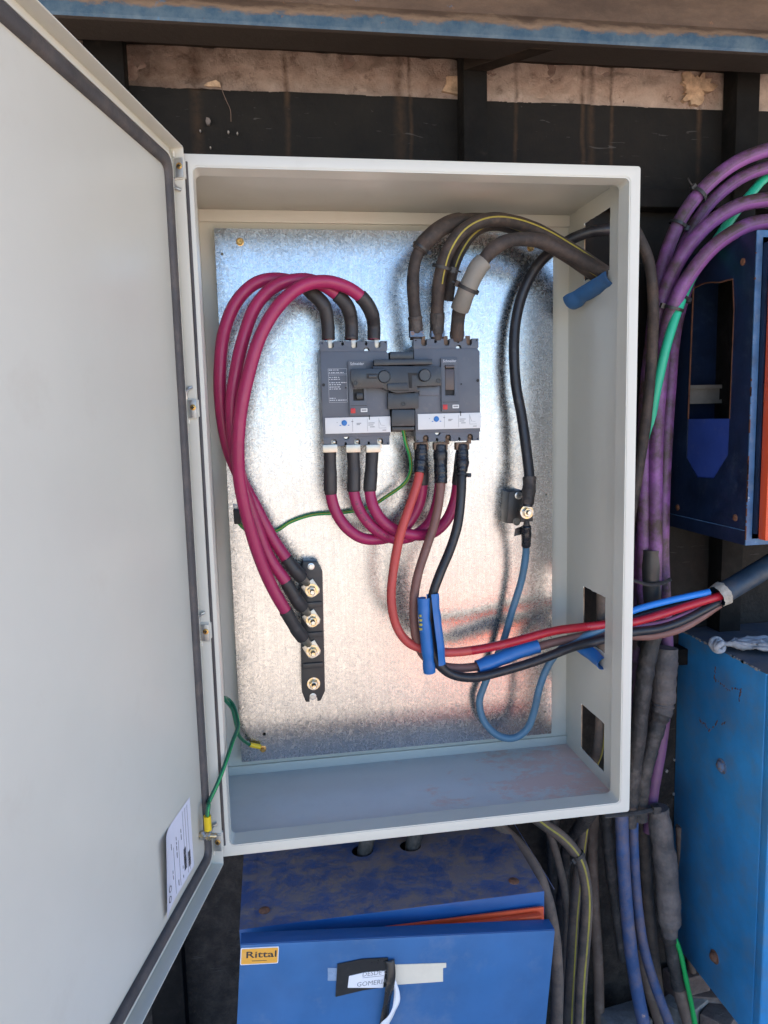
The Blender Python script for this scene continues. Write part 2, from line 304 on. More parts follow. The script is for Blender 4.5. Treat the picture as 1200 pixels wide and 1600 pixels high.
def m_plaster():
    m, t, b = node_mat('stained_bare_plaster'); k = NT(t)
    n1 = k.noise(13, 8, 0.72)
    col = k.mix(k.ramp(n1, 0.32, 0.68), (0.38, 0.265, 0.205), (0.66, 0.52, 0.43))
    pale = k.ramp(k.noise(5, 5, 0.7), 0.5, 0.7); col = k.mix(k.mul(pale, 0.5), col, (0.60, 0.52, 0.45))
    x = k.sep(k.pos())[0]
    left_tone = k.mul(k.ramp(x, 0.30, -0.40, 0.0, 0.72), k.ramp(k.noise(15, 7, 0.75), 0.25, 0.6, 0.5, 1.0))  # plaster darker towards the left, broken up by noise
    col = k.mix(left_tone, col, (0.060, 0.034, 0.024))
    dk = k.ramp(k.noise(30, 8, 0.78), 0.56, 0.66)
    col = k.mix(k.mul(dk, 0.55), col, (0.09, 0.055, 0.04))
    dr = k.drips(); col = k.mix(k.mul(dr, 0.85), col, (0.060, 0.030, 0.017))
    k.link(col, b.inputs['Base Color']); b.inputs['Roughness'].default_value = 0.95; b.inputs['Specular IOR Level'].default_value = 0.2
    q = k.n('ShaderNodeBump'); q.inputs['Distance'].default_value = 0.014
    k.link(k.noise(42, 9, 0.78), q.inputs['Height']); k.link(q.outputs[0], b.inputs['Normal'])
    return m
def m_beam():
    m, t, b = node_mat('peeling_blue_beam'); k = NT(t)
    p = k.sep(k.pos()); n1 = k.noise(22, 7, 0.72, k.mapped((0.5, 1, 1)))
    zz = k.mul(k.mul(p[2], k.mul(p[0], 0.0), 'ADD'), k.mul(k.ramp(n1, 0, 1, -0.026, 0.026), 1), 'ADD')
    paint = k.ramp(zz, 0.740, 0.734)
    rust = k.mix(k.ramp(k.noise(30, 6, 0.7, k.mapped((0.35, 1, 1))), 0.3, 0.7), (0.060, 0.040, 0.030), (0.135, 0.092, 0.066))
    blue = k.mix(k.ramp(k.noise(35, 5, 0.7), 0.35, 0.7), (0.022, 0.068, 0.125), (0.085, 0.135, 0.18))
    col = k.mix(paint, rust, blue)
    edge = k.mul(k.ramp(zz, 0.734, 0.742), k.ramp(zz, 0.752, 0.744))
    col = k.mix(k.mul(edge, 0.55), col, (0.30, 0.215, 0.15))
    spot = k.ramp(k.noise(40, 6, 0.7), 0.66, 0.70)
    col = k.mix(k.mul(spot, 0.8), col, (0.20, 0.11, 0.065))
    bs = k.ramp(k.noise(14, 6, 0.7), 0.665, 0.70); col = k.mix(k.mul(bs, 0.7), col, (0.05, 0.16, 0.30))
    under_shade = k.ramp(k.sep(k.normal())[2], -0.6, -0.8); col = k.mix(under_shade, col, (0.028, 0.020, 0.015))  # shade under the beam put into the colour of its downward faces
    k.link(col, b.inputs['Base Color']); b.inputs['Roughness'].default_value = 0.62
    q = k.n('ShaderNodeBump'); q.inputs['Distance'].default_value = 0.0012
    k.link(k.noise(80, 6, 0.7), q.inputs['Height']); k.link(q.outputs[0], b.inputs['Normal'])
    return m
def m_ground():
    m, t, b = node_mat('dry_reddish_earth'); k = NT(t)
    col = k.mix(k.ramp(k.noise(3, 8, 0.7), 0.3, 0.7), (0.49, 0.40, 0.315), (0.63, 0.54, 0.45))
    col = k.mix(k.ramp(k.noise(60, 4, 0.7), 0.6, 0.75), col, (0.20, 0.15, 0.12))
    k.link(col, b.inputs['Base Color']); b.inputs['Roughness'].default_value = 0.95
    q = k.n('ShaderNodeBump'); q.inputs['Distance'].default_value = 0.01
    k.link(k.noise(50, 6, 0.7), q.inputs['Height']); k.link(q.outputs[0], b.inputs['Normal'])
    return m

# ------------------------------------------------------------------ mesh helpers
def loop_area(lp): return sum(a[0] * b[1] - b[0] * a[1] for a, b in zip(lp, lp[1:] + lp[:1]))
def inside(loops, x, y):
    c = False
    for l in loops:
        for a, b in zip(l, l[1:] + l[:1]):
            if (a[1] > y) != (b[1] > y) and x < (b[0] - a[0]) * (y - a[1]) / (b[1] - a[1]) + a[0]: c = not c
    return c
def catmull(P, n=6):
    P = [Vector(p) for p in P]; out = []
    if len(P) == 2: return [P[0].lerp(P[1], i / n) for i in range(n + 1)]
    Q = [P[0] * 2 - P[1]] + P + [P[-1] * 2 - P[-2]]
    for i in range(1, len(Q) - 2):
        p0, p1, p2, p3 = Q[i - 1:i + 3]
        for j in range(n):
            t = j / n
            out.append(0.5 * (2 * p1 + (p2 - p0) * t + (2 * p0 - 5 * p1 + 4 * p2 - p3) * t * t + (3 * p1 - p0 - 3 * p2 + p3) * t ** 3))
    out.append(P[-1]); return out
def frames(path):
    T = []
    for i in range(len(path)):
        a = path[max(0, i - 1)]; b = path[min(len(path) - 1, i + 1)]; T.append((b - a).normalized())
    u = T[0].orthogonal().normalized(); out = []
    for i, t in enumerate(T):
        if i:
            u = u - t * u.dot(t)
            u = u.normalized() if u.length > 1e-6 else t.orthogonal().normalized()
        out.append((t, u.copy(), t.cross(u)))
    return out
class MB:
    def __init__(s): s.v = []; s.f = []
    def add(s, vs, fs):
        o = len(s.v); s.v += [Vector(v) for v in vs]; s.f += [tuple(o + i for i in f) for f in fs]; return s
    def box(s, x0, x1, y0, y1, z0, z1):
        vs = [(x, y, z) for x in (x0, x1) for y in (y0, y1) for z in (z0, z1)]
        return s.add(vs, [(0, 1, 3, 2), (4, 6, 7, 5), (0, 4, 5, 1), (2, 3, 7, 6), (0, 2, 6, 4), (1, 5, 7, 3)])
    def prism(s, loops, h0, h1, fr):
        """polygon with holes in the plane (a,b), extruded h0..h1 along the third axis; fr(a,b,h) gives the point"""
        loops = [list(l) for l in loops]
        for i, l in enumerate(loops):
            if (loop_area(l) > 0) != (i == 0): l.reverse()
        flat = [p for l in loops for p in l]; n = len(flat)
        eds = []; o = 0
        for l in loops: eds += [(o + i, o + (i + 1) % len(l)) for i in range(len(l))]; o += len(l)
        _, _, tr, ov, _, _ = delaunay_2d_cdt([Vector(p) for p in flat], eds, [], 0, 1e-7)
        tris = [t for t in (tuple(ov[i][0] for i in f) for f in tr if all(ov[i] for i in f)) if len(set(t)) == 3]
        tris = [t for t in tris if inside(loops, *(sum(flat[i][q] for i in t) / 3 for q in (0, 1)))]
        fs = []
        for t in tris:
            a, b, c = (flat[i] for i in t)
            if (b[0] - a[0]) * (c[1] - a[1]) - (c[0] - a[0]) * (b[1] - a[1]) < 0: t = (t[0], t[2], t[1])
            fs.append((t[0], t[1], t[2])); fs.append((n + t[0], n + t[2], n + t[1]))
        o = 0
        for l in loops:
            m = len(l)
            for i in range(m):
                j = (i + 1) % m; fs.append((o + i, n + o + i, n + o + j, o + j))
            o += m
        return s.add([fr(p[0], p[1], h0) for p in flat] + [fr(p[0], p[1], h1) for p in flat], fs)
    def tube(s, path, r, seg=14, caps=True, flat=1.0):
        fr = frames(path); n = len(path)
        rr = r if isinstance(r, (list, tuple)) else [r] * n
        vs = []
        for p, (t, u, v), q in zip(path, fr, rr):
            for k in range(seg):
                a = 2 * PI * k / seg; vs.append(p + u * (math.cos(a) * q) + v * (math.sin(a) * q * flat))
        fs = []
        for i in range(n - 1):
            for k in range(seg):
                k2 = (k + 1) % seg; fs.append((i * seg + k, i * seg + k2, (i + 1) * seg + k2, (i + 1) * seg + k))
        if caps: fs.append(tuple(range(seg - 1, -1, -1))); fs.append(tuple((n - 1) * seg + k for k in range(seg)))
        return s.add(vs, fs)
    def cyl(s, p0, p1, r0, r1=None, seg=20):
        p0, p1 = Vector(p0), Vector(p1)
        return s.tube([p0, p1], [r0, r0 if r1 is None else r1], seg)
    def lathe(s, o, ax, prof, seg=20):
        """prof = [(distance along axis, radius), ...]"""
        o = Vector(o); ax = Vector(ax).normalized(); u = ax.orthogonal().normalized(); v = ax.cross(u)
        vs = []; fs = []
        for h, r in prof:
            for k in range(seg):
                a = 2 * PI * k / seg; vs.append(o + ax * h + (u * math.cos(a) + v * math.sin(a)) * max(r, 1e-5))
        for i in range(len(prof) - 1):
            for k in range(seg):
                k2 = (k + 1) % seg; fs.append((i * seg + k, i * seg + k2, (i + 1) * seg + k2, (i + 1) * seg + k))
        fs.append(tuple(range(seg - 1, -1, -1))); fs.append(tuple((len(prof) - 1) * seg + k for k in range(seg)))
        return s.add(vs, fs)
    def build(s, name, material, parent=None, bevel=0.0, smooth=True, bseg=2, sharp=35):
        me = bpy.data.meshes.new(name)
        bm = bmesh.new()
        vs = [bm.verts.new(v) for v in s.v]
        for f in s.f:
            try: bm.faces.new([vs[i] for i in f])
            except ValueError: pass
        bmesh.ops.recalc_face_normals(bm, faces=bm.faces)
        if bevel:
            bm.normal_update()
            ed = [e for e in bm.edges if len(e.link_faces) == 2 and e.calc_face_angle(0) > 0.5]
            bmesh.ops.bevel(bm, geom=ed, offset=bevel, segments=bseg, profile=0.6, affect='EDGES', clamp_overlap=True)
        bm.to_mesh(me); bm.free()
        if isinstance(material, str): material = M_[material]
        me.materials.append(material)
        if smooth:
            me.shade_smooth(); me.set_sharp_from_angle(angle=math.radians(sharp if not bevel else 18))
        o = bpy.data.objects.new(name, me); COL.objects.link(o)
        if parent is not None:
            o.parent = parent
            if parent.type == 'EMPTY': o.matrix_parent_inverse = Matrix.Translation(-parent.location)
        return o
def thing(name, label, cat, loc=(0, 0, 0), group=None):
    o = bpy.data.objects.new(name, None); COL.objects.link(o); o.location = loc; o.empty_display_size = 0.02
    return tag(o, label, cat, group)
def tag(o, label, cat, group=None):
    o['label'] = label; o['category'] = cat
    if group: o['group'] = group
    return o
def XZ(a, b, h): return (a, h, b)          # polygons drawn in x,z and extruded along y
def YZ(a, b, h): return (h, a, b)          # polygons drawn in y,z and extruded along x
def XY(a, b, h): return (a, b, h)
def rect(a0, a1, b0, b1): return [(a0, b0), (a1, b0), (a1, b1), (a0, b1)]
def rrect(a0, a1, b0, b1, r, n=4):
    out = []
    for cx, cy, s in ((a1 - r, b1 - r, 0), (a0 + r, b1 - r, 1), (a0 + r, b0 + r, 2), (a1 - r, b0 + r, 3)):
        for i in range(n + 1):
            a = (s + i / n) * PI / 2; out.append((cx + r * math.cos(a), cy + r * math.sin(a)))
    return out
def circ(cx, cy, r, n=16): return [(cx + r * math.cos(2 * PI * i / n), cy + r * math.sin(2 * PI * i / n)) for i in range(n)]
FONT_CACHE = {}
def text(s, name, material, parent, fr, width=None, height=None, x=0.0, y=0.0, h=0.0002, align='l', shear=0.0, bold=0.0):
    """flat lettering as a mesh; fr(a,b,h) maps text plane to space"""
    cu = bpy.data.curves.new('tmp_text', 'FONT'); cu.body = s; cu.size = 1; cu.shear = shear; cu.resolution_u = 2; cu.offset = bold
    to = bpy.data.objects.new('tmp_text', cu); COL.objects.link(to)
    dg = bpy.context.evaluated_depsgraph_get()
    me = bpy.data.meshes.new_from_object(to.evaluated_get(dg))
    bpy.data.objects.remove(to); bpy.data.curves.remove(cu)
    xs = [v.co.x for v in me.vertices]; ys = [v.co.y for v in me.vertices]
    if not xs: return None
    x0, x1, y0, y1 = min(xs), max(xs), min(ys), max(ys)
    if height: sy = height / (y1 - y0); sx = sy
    if width: sx = width / (x1 - x0); sy = sx if not height else sy
    ox = x if align == 'l' else x - sx * (x1 - x0) / 2
    mb = MB(); mb.add([fr(ox + (v.co.x - x0) * sx, y + (v.co.y - y0) * sy, h) for v in me.vertices], [tuple(p.vertices) for p in me.polygons])
    bpy.data.meshes.remove(me)
    return mb.build(name, material, parent, smooth=False)

# cable paths drawn through photo points at a known depth
def P(*pts): return [at(*p) for p in pts]
def near(path, q):
    return min(range(len(path)), key=lambda i: (px(path[i])[0] - q[0]) ** 2 + (px(path[i])[1] - q[1]) ** 2)
def tube_obj(name, path, r, material, parent=None, seg=14, wob=0.0, caps=True, flat=1.0):
    if wob:
        rr = [ (r[i] if isinstance(r, list) else r) * (1 + wob * noise.noise(p * 40 + Vector((3.1, 0, 0)))) for i, p in enumerate(path)]
    else: rr = r
    return MB().tube(path, rr, seg, caps, flat).build(name, material, parent, sharp=60)
def sleeve(name, path, qa, qb, r, material, parent, wob=0.0, seg=14, taper=0.0, lumps=0):
    i, j = sorted((near(path, qa), near(path, qb)))
    if j - i < 2: j = min(len(path) - 1, i + 2); i = j - 2
    sub = []
    for k in range(i, j):
        for q in range(3): sub.append(path[k].lerp(path[k + 1], q / 3))
    sub.append(path[j]); n = len(sub)
    rr = []
    for k, p in enumerate(sub):
        t = k / (n - 1); q = r * (1 - taper * t)
        if lumps: q *= 1 + 0.06 * (math.floor(t * lumps + 0.35 * noise.noise(p * 30)) % 2)
        q *= 1 + wob * noise.noise(p * 70)
        rr.append(q)
    rr[0] *= 0.93; rr[-1] *= 0.93
    return MB().tube(sub, rr, seg).build(name, material, parent, sharp=50)
def stripe(name, path, r, dirv, w, material, parent):
    """a narrow coloured line lying along one side of a cable"""
    mb = MB(); d0 = Vector(dirv).normalized(); vs = []
    for p, (t, u, v) in zip(path, frames(path)):
        d = (d0 - t * d0.dot(t)).normalized(); s = t.cross(d)
        for a in (-1, -0.4, 0.4, 1):
            ang = a * w / r; vs.append(p + (d * math.cos(ang) + s * math.sin(ang)) * (r * 1.03 + 0.0003 * (1 - abs(a))))
    fs = [(i * 4 + k, i * 4 + k + 1, i * 4 + k + 5, i * 4 + k + 4) for i in range(len(path) - 1) for k in range(3)]
    return mb.add(vs, fs).build(name, material, parent, sharp=80)
def hexnut(mb, o, ax, r, h): return mb.lathe(o, ax, [(0, r * 0.96), (h * 0.15, r), (h * 0.85, r), (h, r * 0.9)], 6)
def zip_tie(path, q, r, parent=None, label=None, w=0.0035, head_dir=(1, -0.4, 0), material='black_plastic', tail=0.0):
    i = max(1, min(len(path) - 2, near(path, q))); t = (path[i + 1] - path[i - 1]).normalized(); c = path[i]
    u = t.orthogonal().normalized(); v = t.cross(u); mb = MB(); vs = []; n = 24
    for k in range(n):
        a = 2 * PI * k / n; d = u * math.cos(a) + v * math.sin(a)
        for rr, hh in ((r, -w / 2), (r + 0.0016, -w / 2), (r + 0.0016, w / 2), (r, w / 2)): vs.append(c + d * rr + t * hh)
    fs = []
    for k in range(n):
        for m in range(4): fs.append((k * 4 + m, k * 4 + (m + 1) % 4, ((k + 1) % n) * 4 + (m + 1) % 4, ((k + 1) % n) * 4 + m))
    mb.add(vs, fs)
    hd = Vector(head_dir); hd = (hd - t * hd.dot(t)).normalized(); sd = t.cross(hd); hc = c + hd * (r + 0.003)
    vs = [hc + hd * (a * 0.0035) + sd * (b * 0.003) + t * (e * w * 0.8) for a in (-1, 1) for b in (-1, 1) for e in (-1, 1)]
    mb.add(vs, [(0, 1, 3, 2), (4, 6, 7, 5), (0, 4, 5, 1), (2, 3, 7, 6), (0, 2, 6, 4), (1, 5, 7, 3)])
    if tail: mb.tube([hc, hc + hd * tail * 0.6 + sd * 0.002, hc + hd * tail], 0.0014, 6)
    o = mb.build('cable_tie', material, parent)
    if label: tag(o, label, 'cable tie', 'black cable ties')
    return o

# ================================================================== the setting
GZ = -1.2; WY = 0.335
g = MB().add([(-400, -400, GZ), (400, -400, GZ), (400, 400, GZ), (-400, 400, GZ)], [(0, 1, 2, 3)]).build('ground', m_ground(), smooth=False)
g['kind'] = 'structure'

# rendered wall: black painted below, a strip of bare plaster above, plain masonry up to the eaves
wall = thing('wall', 'rendered wall painted black below a strip of bare stained plaster', 'wall', (0, WY, GZ))
def sheet(x0, x1, z0, z1, nx, nz, y, amp, freq, edge=0.0, top_edge=0.0):
    vs = []; fs = []
    for j in range(nz + 1):
        for i in range(nx + 1):
            x = x0 + (x1 - x0) * i / nx; z = z0 + (z1 - z0) * j / nz
            d = amp * noise.fractal(Vector((x * freq, 3.3, z * freq)), 0.6, 2.0, 5)
            zz = z
            if j == 0: zz += edge * noise.noise(Vector((x * 45, 0, 7)))
            if j == nz: zz += top_edge * (noise.noise(Vector((x * 30, 4, 7))) + 0.6 * noise.noise(Vector((x * 90, 4, 1))))
            vs.append((x, y - d, zz))
    for j in range(nz):
        for i in range(nx):
            a = j * (nx + 1) + i; fs.append((a, a + 1, a + nx + 2, a + nx + 1))
    return MB().add(vs, fs)
sheet(-1.6, 2.2, GZ - 0.02, 0.69, 150, 75, WY, 0.004, 7).build('painted_render', m_wall(), wall)
sheet(-1.6, 2.2, 0.689, 0.757, 520, 18, WY + 0.0025, 0.0085, 16, 0.0012, 0.004).build('plaster_strip', m_plaster(), wall)
MB().box(-1.6, 2.2, WY + 0.008, WY + 0.2, GZ - 0.05, 1.03).build('masonry', M_['brick'], wall)
# patch where the render has fallen away
bp = []
cx, cz = at(1090, 138, WY).x, at(1090, 138, WY).z
for i in range(40):
    a = 2 * PI * i / 40; q = 0.024 * (1 + 0.75 * noise.noise(Vector((math.cos(a) * 1.7, math.sin(a) * 1.7, 5.4))) + 0.40 * noise.noise(Vector((math.cos(a) * 5, math.sin(a) * 5, 1.3))))
    bp.append((cx + 1.45 * q * math.cos(a), max(0.6935, cz + q * math.sin(a))))
MB().prism([bp], WY - 0.0050, WY + 0.004, XZ).build('bare_patch', 'bare', wall)
bp2 = [(at(330, 132, WY).x + a, at(330, 132, WY).z + b) for a, b in ((-0.012, -0.004), (0.016, -0.0055), (0.014, 0.002), (0.008, 0.0052), (0.001, 0.003), (-0.006, 0.001))]
MB().prism([bp2], WY - 0.0050, WY + 0.004, XZ).build('bare_patch', 'bare', wall)
bp3 = [(at(702, 133, WY).x + a, at(702, 133, WY).z + b) for a, b in ((-0.014, -0.012), (0.014, -0.016), (0.017, 0.014), (-0.006, 0.012), (-0.006, 0.002))]
MB().prism([bp3], WY - 0.0050, WY + 0.004, XZ).build('bare_patch', 'bare', wall)
# hairline crack in the paint, seen as a thin pale line
ck = [at(x, y, WY - 0.003) for x, y in ((344, 118), (347, 140), (354, 158), (360, 172), (361, 190))]
MB().tube(catmull(ck, 4), 0.0005, 5).build('crack', 'brown_hose', wall)
for i, (x, y, s) in enumerate(((313, 205, 1.2), (357, 207, 1.3), (371, 209, 1.2), (329, 231, 0.9), (325, 190, 3.6), (1041, 1204, 2.2), (1053, 1187, 1.6), (1052, 1240, 1.8))):
    c = at(x, y, WY - 0.001); pts = [(c.x + s * 0.001 * (1 + 0.5 * random.random()) * math.cos(a), c.z + s * 0.0014 * (1 + 0.5 * random.random()) * math.sin(a)) for a in [k * PI / 3 for k in range(6)]]
    MB().prism([pts], WY - 0.004, WY + 0.002, XZ).build('paint_chip', 'rubble' if i != 4 else 'grey_sleeve', wall)

# roof edge beam and soffit
bm_ = m_beam()
zb = at(600, 52, 0.18).z
roof = thing('canopy_roof', 'dark sooty steel sheet roofing above the wall', 'roof', (0, WY, 1.3))
MB().add([(-1.6, 0.245, zb + 0.012), (2.2, 0.245, zb + 0.012), (2.2, WY + 0.01, 0.758), (-1.6, WY + 0.01, 0.758),
          (-1.6, 0.245, zb + 0.016), (2.2, 0.245, zb + 0.016), (2.2, WY + 0.01, 0.762), (-1.6, WY + 0.01, 0.762)],
         [(0, 1, 2, 3), (4, 7, 6, 5), (0, 4, 5, 1), (2, 6, 7, 3)]).build('soffit', 'soffit', roof, smooth=False)
rs_ = MB(); n_ = 150; vs = []          # corrugated sheet pitched out over the yard
for i in range(n_ + 1):
    x = -1.6 + 3.8 * i / n_; c_ = 0.009 * math.cos(i * PI / 1.5)
    vs += [(x, -0.66, 0.905 + c_), (x, WY + 0.5, 1.06 + c_)]
rs_.add(vs, [(2 * i, 2 * i + 2, 2 * i + 3, 2 * i + 1) for i in range(n_)])
rs_.build('roof_sheet', 'soffit_sheet', roof)
MB().box(-1.6, 2.2, 0.20, 0.232, zb + 0.155, 1.0).build('fascia', 'soffit', roof)
beam = MB()
prof = [(0.18, zb + 0.006), (0.1815, zb + 0.002), (0.186, zb), (0.245, zb), (0.245, zb + 0.006), (0.19, zb + 0.006), (0.19, zb + 0.022),
        (0.2, zb + 0.04), (0.2, zb + 0.15), (0.192, zb + 0.15), (0.192, zb + 0.042), (0.1815, zb + 0.027), (0.18, zb + 0.022)]
beam.prism([prof], -1.6, 2.2, YZ)
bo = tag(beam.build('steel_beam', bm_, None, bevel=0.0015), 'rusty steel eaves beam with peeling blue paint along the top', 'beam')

# black steel frame standing against the wall
fr_ = thing('steel_frame', 'black painted steel posts and rail against the wall', 'frame', (0.16, WY, GZ))
for xa, xb in ((-0.475, -0.415), (at(725, 200, 0.29).x, at(762, 200, 0.29).x), (at(1150, 200, 0.29).x, at(1150, 200, 0.29).x + 0.045)):
    MB().box(xa, xb, 0.29, WY - 0.002, GZ, 0.772).build('post', 'post', fr_, bevel=0.002)
x0, x1 = at(725, 200, 0.29).x, at(762, 200, 0.29).x
# sloping arm from the middle post up to the beam
a0 = at(762, 112, 0.288); a1 = at(866, 78, 0.2)
arm = MB()
arm.add([(x0, 0.286, a0.z), (x1, 0.286, a0.z), (a1.x, 0.2, a1.z), (a1.x - 0.04, 0.2, a1.z), (x0, 0.286, zb + 0.02), (x1, 0.286, zb + 0.02), (a1.x, 0.2, zb + 0.004), (a1.x - 0.04, 0.2, zb + 0.004)],
        [(0, 1, 2, 3), (4, 7, 6, 5), (0, 4, 5, 1), (1, 5, 6, 2), (2, 6, 7, 3), (3, 7, 4, 0)])
arm.build('brace_arm', 'soffit', fr_)
p0 = at(1003, 312, 0.31)
MB().box(0.3, 0.75, 0.296, WY - 0.004, p0.z - 0.016, p0.z + 0.016).build('cross_rail', 'post', fr_, bevel=0.002)
MB().box(-0.415, 0.6, 0.296, WY - 0.004, -0.36, -0.328).build('cross_rail', 'post', fr_, bevel=0.002)

# ================================================================== the enclosure
W2, H2, D = 0.310, 0.4737, 0.2453
T = 0.0018; FW = 0.014; LP = 0.030
PT = m_paint()
enc = thing('electrical_enclosure', 'open light grey steel electrical enclosure on the wall', 'enclosure', (0, 0.12, -H2))
MB().box(-W2, W2, 0.003, D, H2 - T, H2).build('top_panel', PT, enc, bevel=0.0006)
MB().box(-W2, W2, 0.003, D, -H2, -H2 + T).build('bottom_panel', m_shelf(), enc, bevel=0.0006)
MB().box(-W2, -W2 + T, 0.003, D, -H2 + T, H2 - T).build('left_panel', PT, enc)
def rough_hole(y0, y1, z0, z1, sl=0.0, seed=0):
    rnd = random.Random(seed); out = []
    for (a, b), (c, d) in zip([(y0, z0), (y1, z0 + sl), (y1, z1), (y0, z1)], [(y1, z0 + sl), (y1, z1), (y0, z1), (y0, z0)]):
        for i in range(9):
            t = i / 9; out.append((a + (c - a) * t + rnd.uniform(-0.0007, 0.0007), b + (d - b) * t + rnd.uniform(-0.0007, 0.0007)))
    return out
HO = [rough_hole(0.088, 0.181, 0.352, 0.444, 0, 1), rough_hole(0.087, 0.172, -0.250, -0.157, 0, 2), rough_hole(0.085, 0.176, -0.452, -0.368, 0, 3)]
MB().prism([rect(0.003, D, -H2 + T, H2 - T)] + HO, W2 - T, W2, YZ).build('right_panel', PT, enc, smooth=False)
# bare metal showing along the sawn edges
for k, h in enumerate(HO):
    ys = [q[0] for q in h]; zs = [q[1] for q in h]
    MB().box(W2 - T * 0.9, W2 - T * 0.1, max(ys) - 0.0016, max(ys) + 0.0002, min(zs) + 0.004, max(zs) - 0.004).build('sawn_edge', 'bare', enc)
MB().box(-W2 + T, W2 - T, D - T, D, -H2 + T, H2 - T).build('back_panel', PT, enc)
for z0, z1 in ((H2 - 0.021, H2 - T), (-H2 + T, -H2 + 0.018)):
    MB().box(-W2 + T, W2 - T, D - 0.0065, D - T, z0, z1).build('back_rim', PT, enc, bevel=0.001)
# front flange and inward lip
fl = MB().prism([rrect(-W2, W2, -H2, H2, 0.004), rrect(-W2 + FW, W2 - FW, -H2 + FW, H2 - FW, 0.008)], 0.0, T, XZ)
fl.build('front_flange', PT, enc, bevel=0.0012)
def ring(a, b, r, n=5): return rrect(-a, a, -b, b, r, n)
o1, o2 = ring(W2 - FW + 0.0004, H2 - FW + 0.0004, 0.008), ring(W2 - FW - 0.001, H2 - FW - 0.001, 0.008)
lip = MB(); n = len(o1)
i1, i2 = ring(W2 - FW - T, H2 - FW - T, 0.007), ring(W2 - FW - T - 0.001, H2 - FW - T - 0.001, 0.007)
vs = [(a, 0.0008, b) for a, b in o1] + [(a, LP, b) for a, b in o2] + [(a, LP, b) for a, b in i2] + [(a, 0.0008, b) for a, b in i1]
lip.add(vs, [(m * n + k, m * n + (k + 1) % n, ((m + 1) % 4) * n + (k + 1) % n, ((m + 1) % 4) * n + k) for m in range(4) for k in range(n)])
lip.build('inner_lip', PT, enc, sharp=50)

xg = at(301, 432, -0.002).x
MB().box(xg - 0.0022, xg + 0.0016, -0.0030, -0.0001, -H2 + 0.018, H2 - 0.010).build('hinge_gap_shade', 'gasket', enc, bevel=0.0006)  # dark strip standing for the shade in the gap beside the door
# galvanised mounting plate with its holes, on studs
PX0, PX1, PZ0, PZ1, PY = -0.2842, 0.2708, -0.4396, 0.4383, 0.2203
zk = m_zinc()
holes = []
for (x, y, r) in ((347, 397, .0022), (413, 1147, .0028), (386, 1156, .0022), (851, 1112, .002), (853, 773, .002), (828, 361, .002), (843, 440, .0012)):
    q = at(x, y, PY); holes.append(circ(q.x, q.z, r, 10))
plate = MB().prism([rrect(PX0, PX1, PZ0, PZ1, 0.0015)] + holes, PY, PY + 0.003, XZ).build('mounting_plate', zk, enc, smooth=False)
MB().box(PX0 + 0.012, PX1 - 0.012, PY + 0.012, PY + 0.0135, PZ0 + 0.012, PZ1 - 0.012).build('plate_backing', 'void', enc)
for (x, y) in ((375, 378), (829, 387)):
    q = at(x, y, PY); s = MB().lathe(q, (0, -1, 0), [(-0.002, .0062), (0.001, .0062), (0.0012, .005), (0.0035, .0048), (0.0045, .0042), (0.0045, .0026), (0.0025, .0024)], 20).build('plate_screw', 'brass', plate)
for sx in (PX0 + 0.03, PX1 - 0.03):
    for sz in (PZ0 + 0.03, PZ1 - 0.03):
        MB().cyl((sx, PY + 0.003, sz), (sx, D - T, sz), 0.005).build('standoff', 'steel', enc)

# ---- door, swung open to the left
th = math.radians(104); DN = Vector((math.sin(th), math.cos(th), 0)); DD = Vector((math.cos(th), -math.sin(th), 0))
RD = 0.017; DP = Vector((-0.303, -0.01, 0)) - DN * RD
def DR(u, z, wv): p = DP + DD * u + DN * wv; return (p.x, p.y, z)
def duz(x, y, wv=0.0):
    p = onp(x, y, DP + DN * wv, DN); return ((p - DP).dot(DD), p.z)
DH = 0.4785; DW = 0.618
door = MB()
door.prism([rrect(0, DW, -DH, DH, 0.003)], -0.0018, 0.0, DR)
dob = door.build('door', PT, enc, bevel=0.0005)
dob['label'] = 'inside of the enclosure door swung open'
rimm = MB()
ro, ri = rrect(0, DW, -DH, DH, 0.003), rrect(0.0016, DW - 0.0016, -DH + 0.0016, DH - 0.0016, 0.002)
rimm.prism([ro, ri], 0.0, RD, DR)
rimm.build('door_return', PT, dob, bevel=0.0004)
# foam gasket run
GU, GZZ = 0.0095, 0.0140
go = rrect(GU, DW - GU, -DH + GZZ, DH - GZZ, 0.014, 6); gi = rrect(GU + 0.0155, DW - GU - 0.0155, -DH + GZZ + 0.0155, DH - GZZ - 0.0155, 0.010, 6)
gm = MB(); n = len(go); rows = []
for f_, hgt in ((0.0, 0.0002), (0.0, 0.004), (0.18, 0.0062), (0.5, 0.0070), (0.82, 0.0062), (1.0, 0.004), (1.0, 0.0002)):
    rows.append([DR(a[0] + (b[0] - a[0]) * f_, a[1] + (b[1] - a[1]) * f_, hgt) for a, b in zip(go, gi)])
gm.add([p for r_ in rows for p in r_], [(m * n + k, m * n + (k + 1) % n, (m + 1) * n + (k + 1) % n, (m + 1) * n + k) for m in range(len(rows) - 1) for k in range(n)])
gm.build('gasket', 'gasket', dob, sharp=70)
bead = MB().prism([rrect(GU - 0.0022, DW - GU + 0.0022, -DH + GZZ - 0.0022, DH - GZZ + 0.0022, 0.015, 6), rrect(GU, DW - GU, -DH + GZZ, DH - GZZ, 0.014, 6)], 0.0001, 0.0050, DR)
bead.build('gasket_channel', PT, dob)
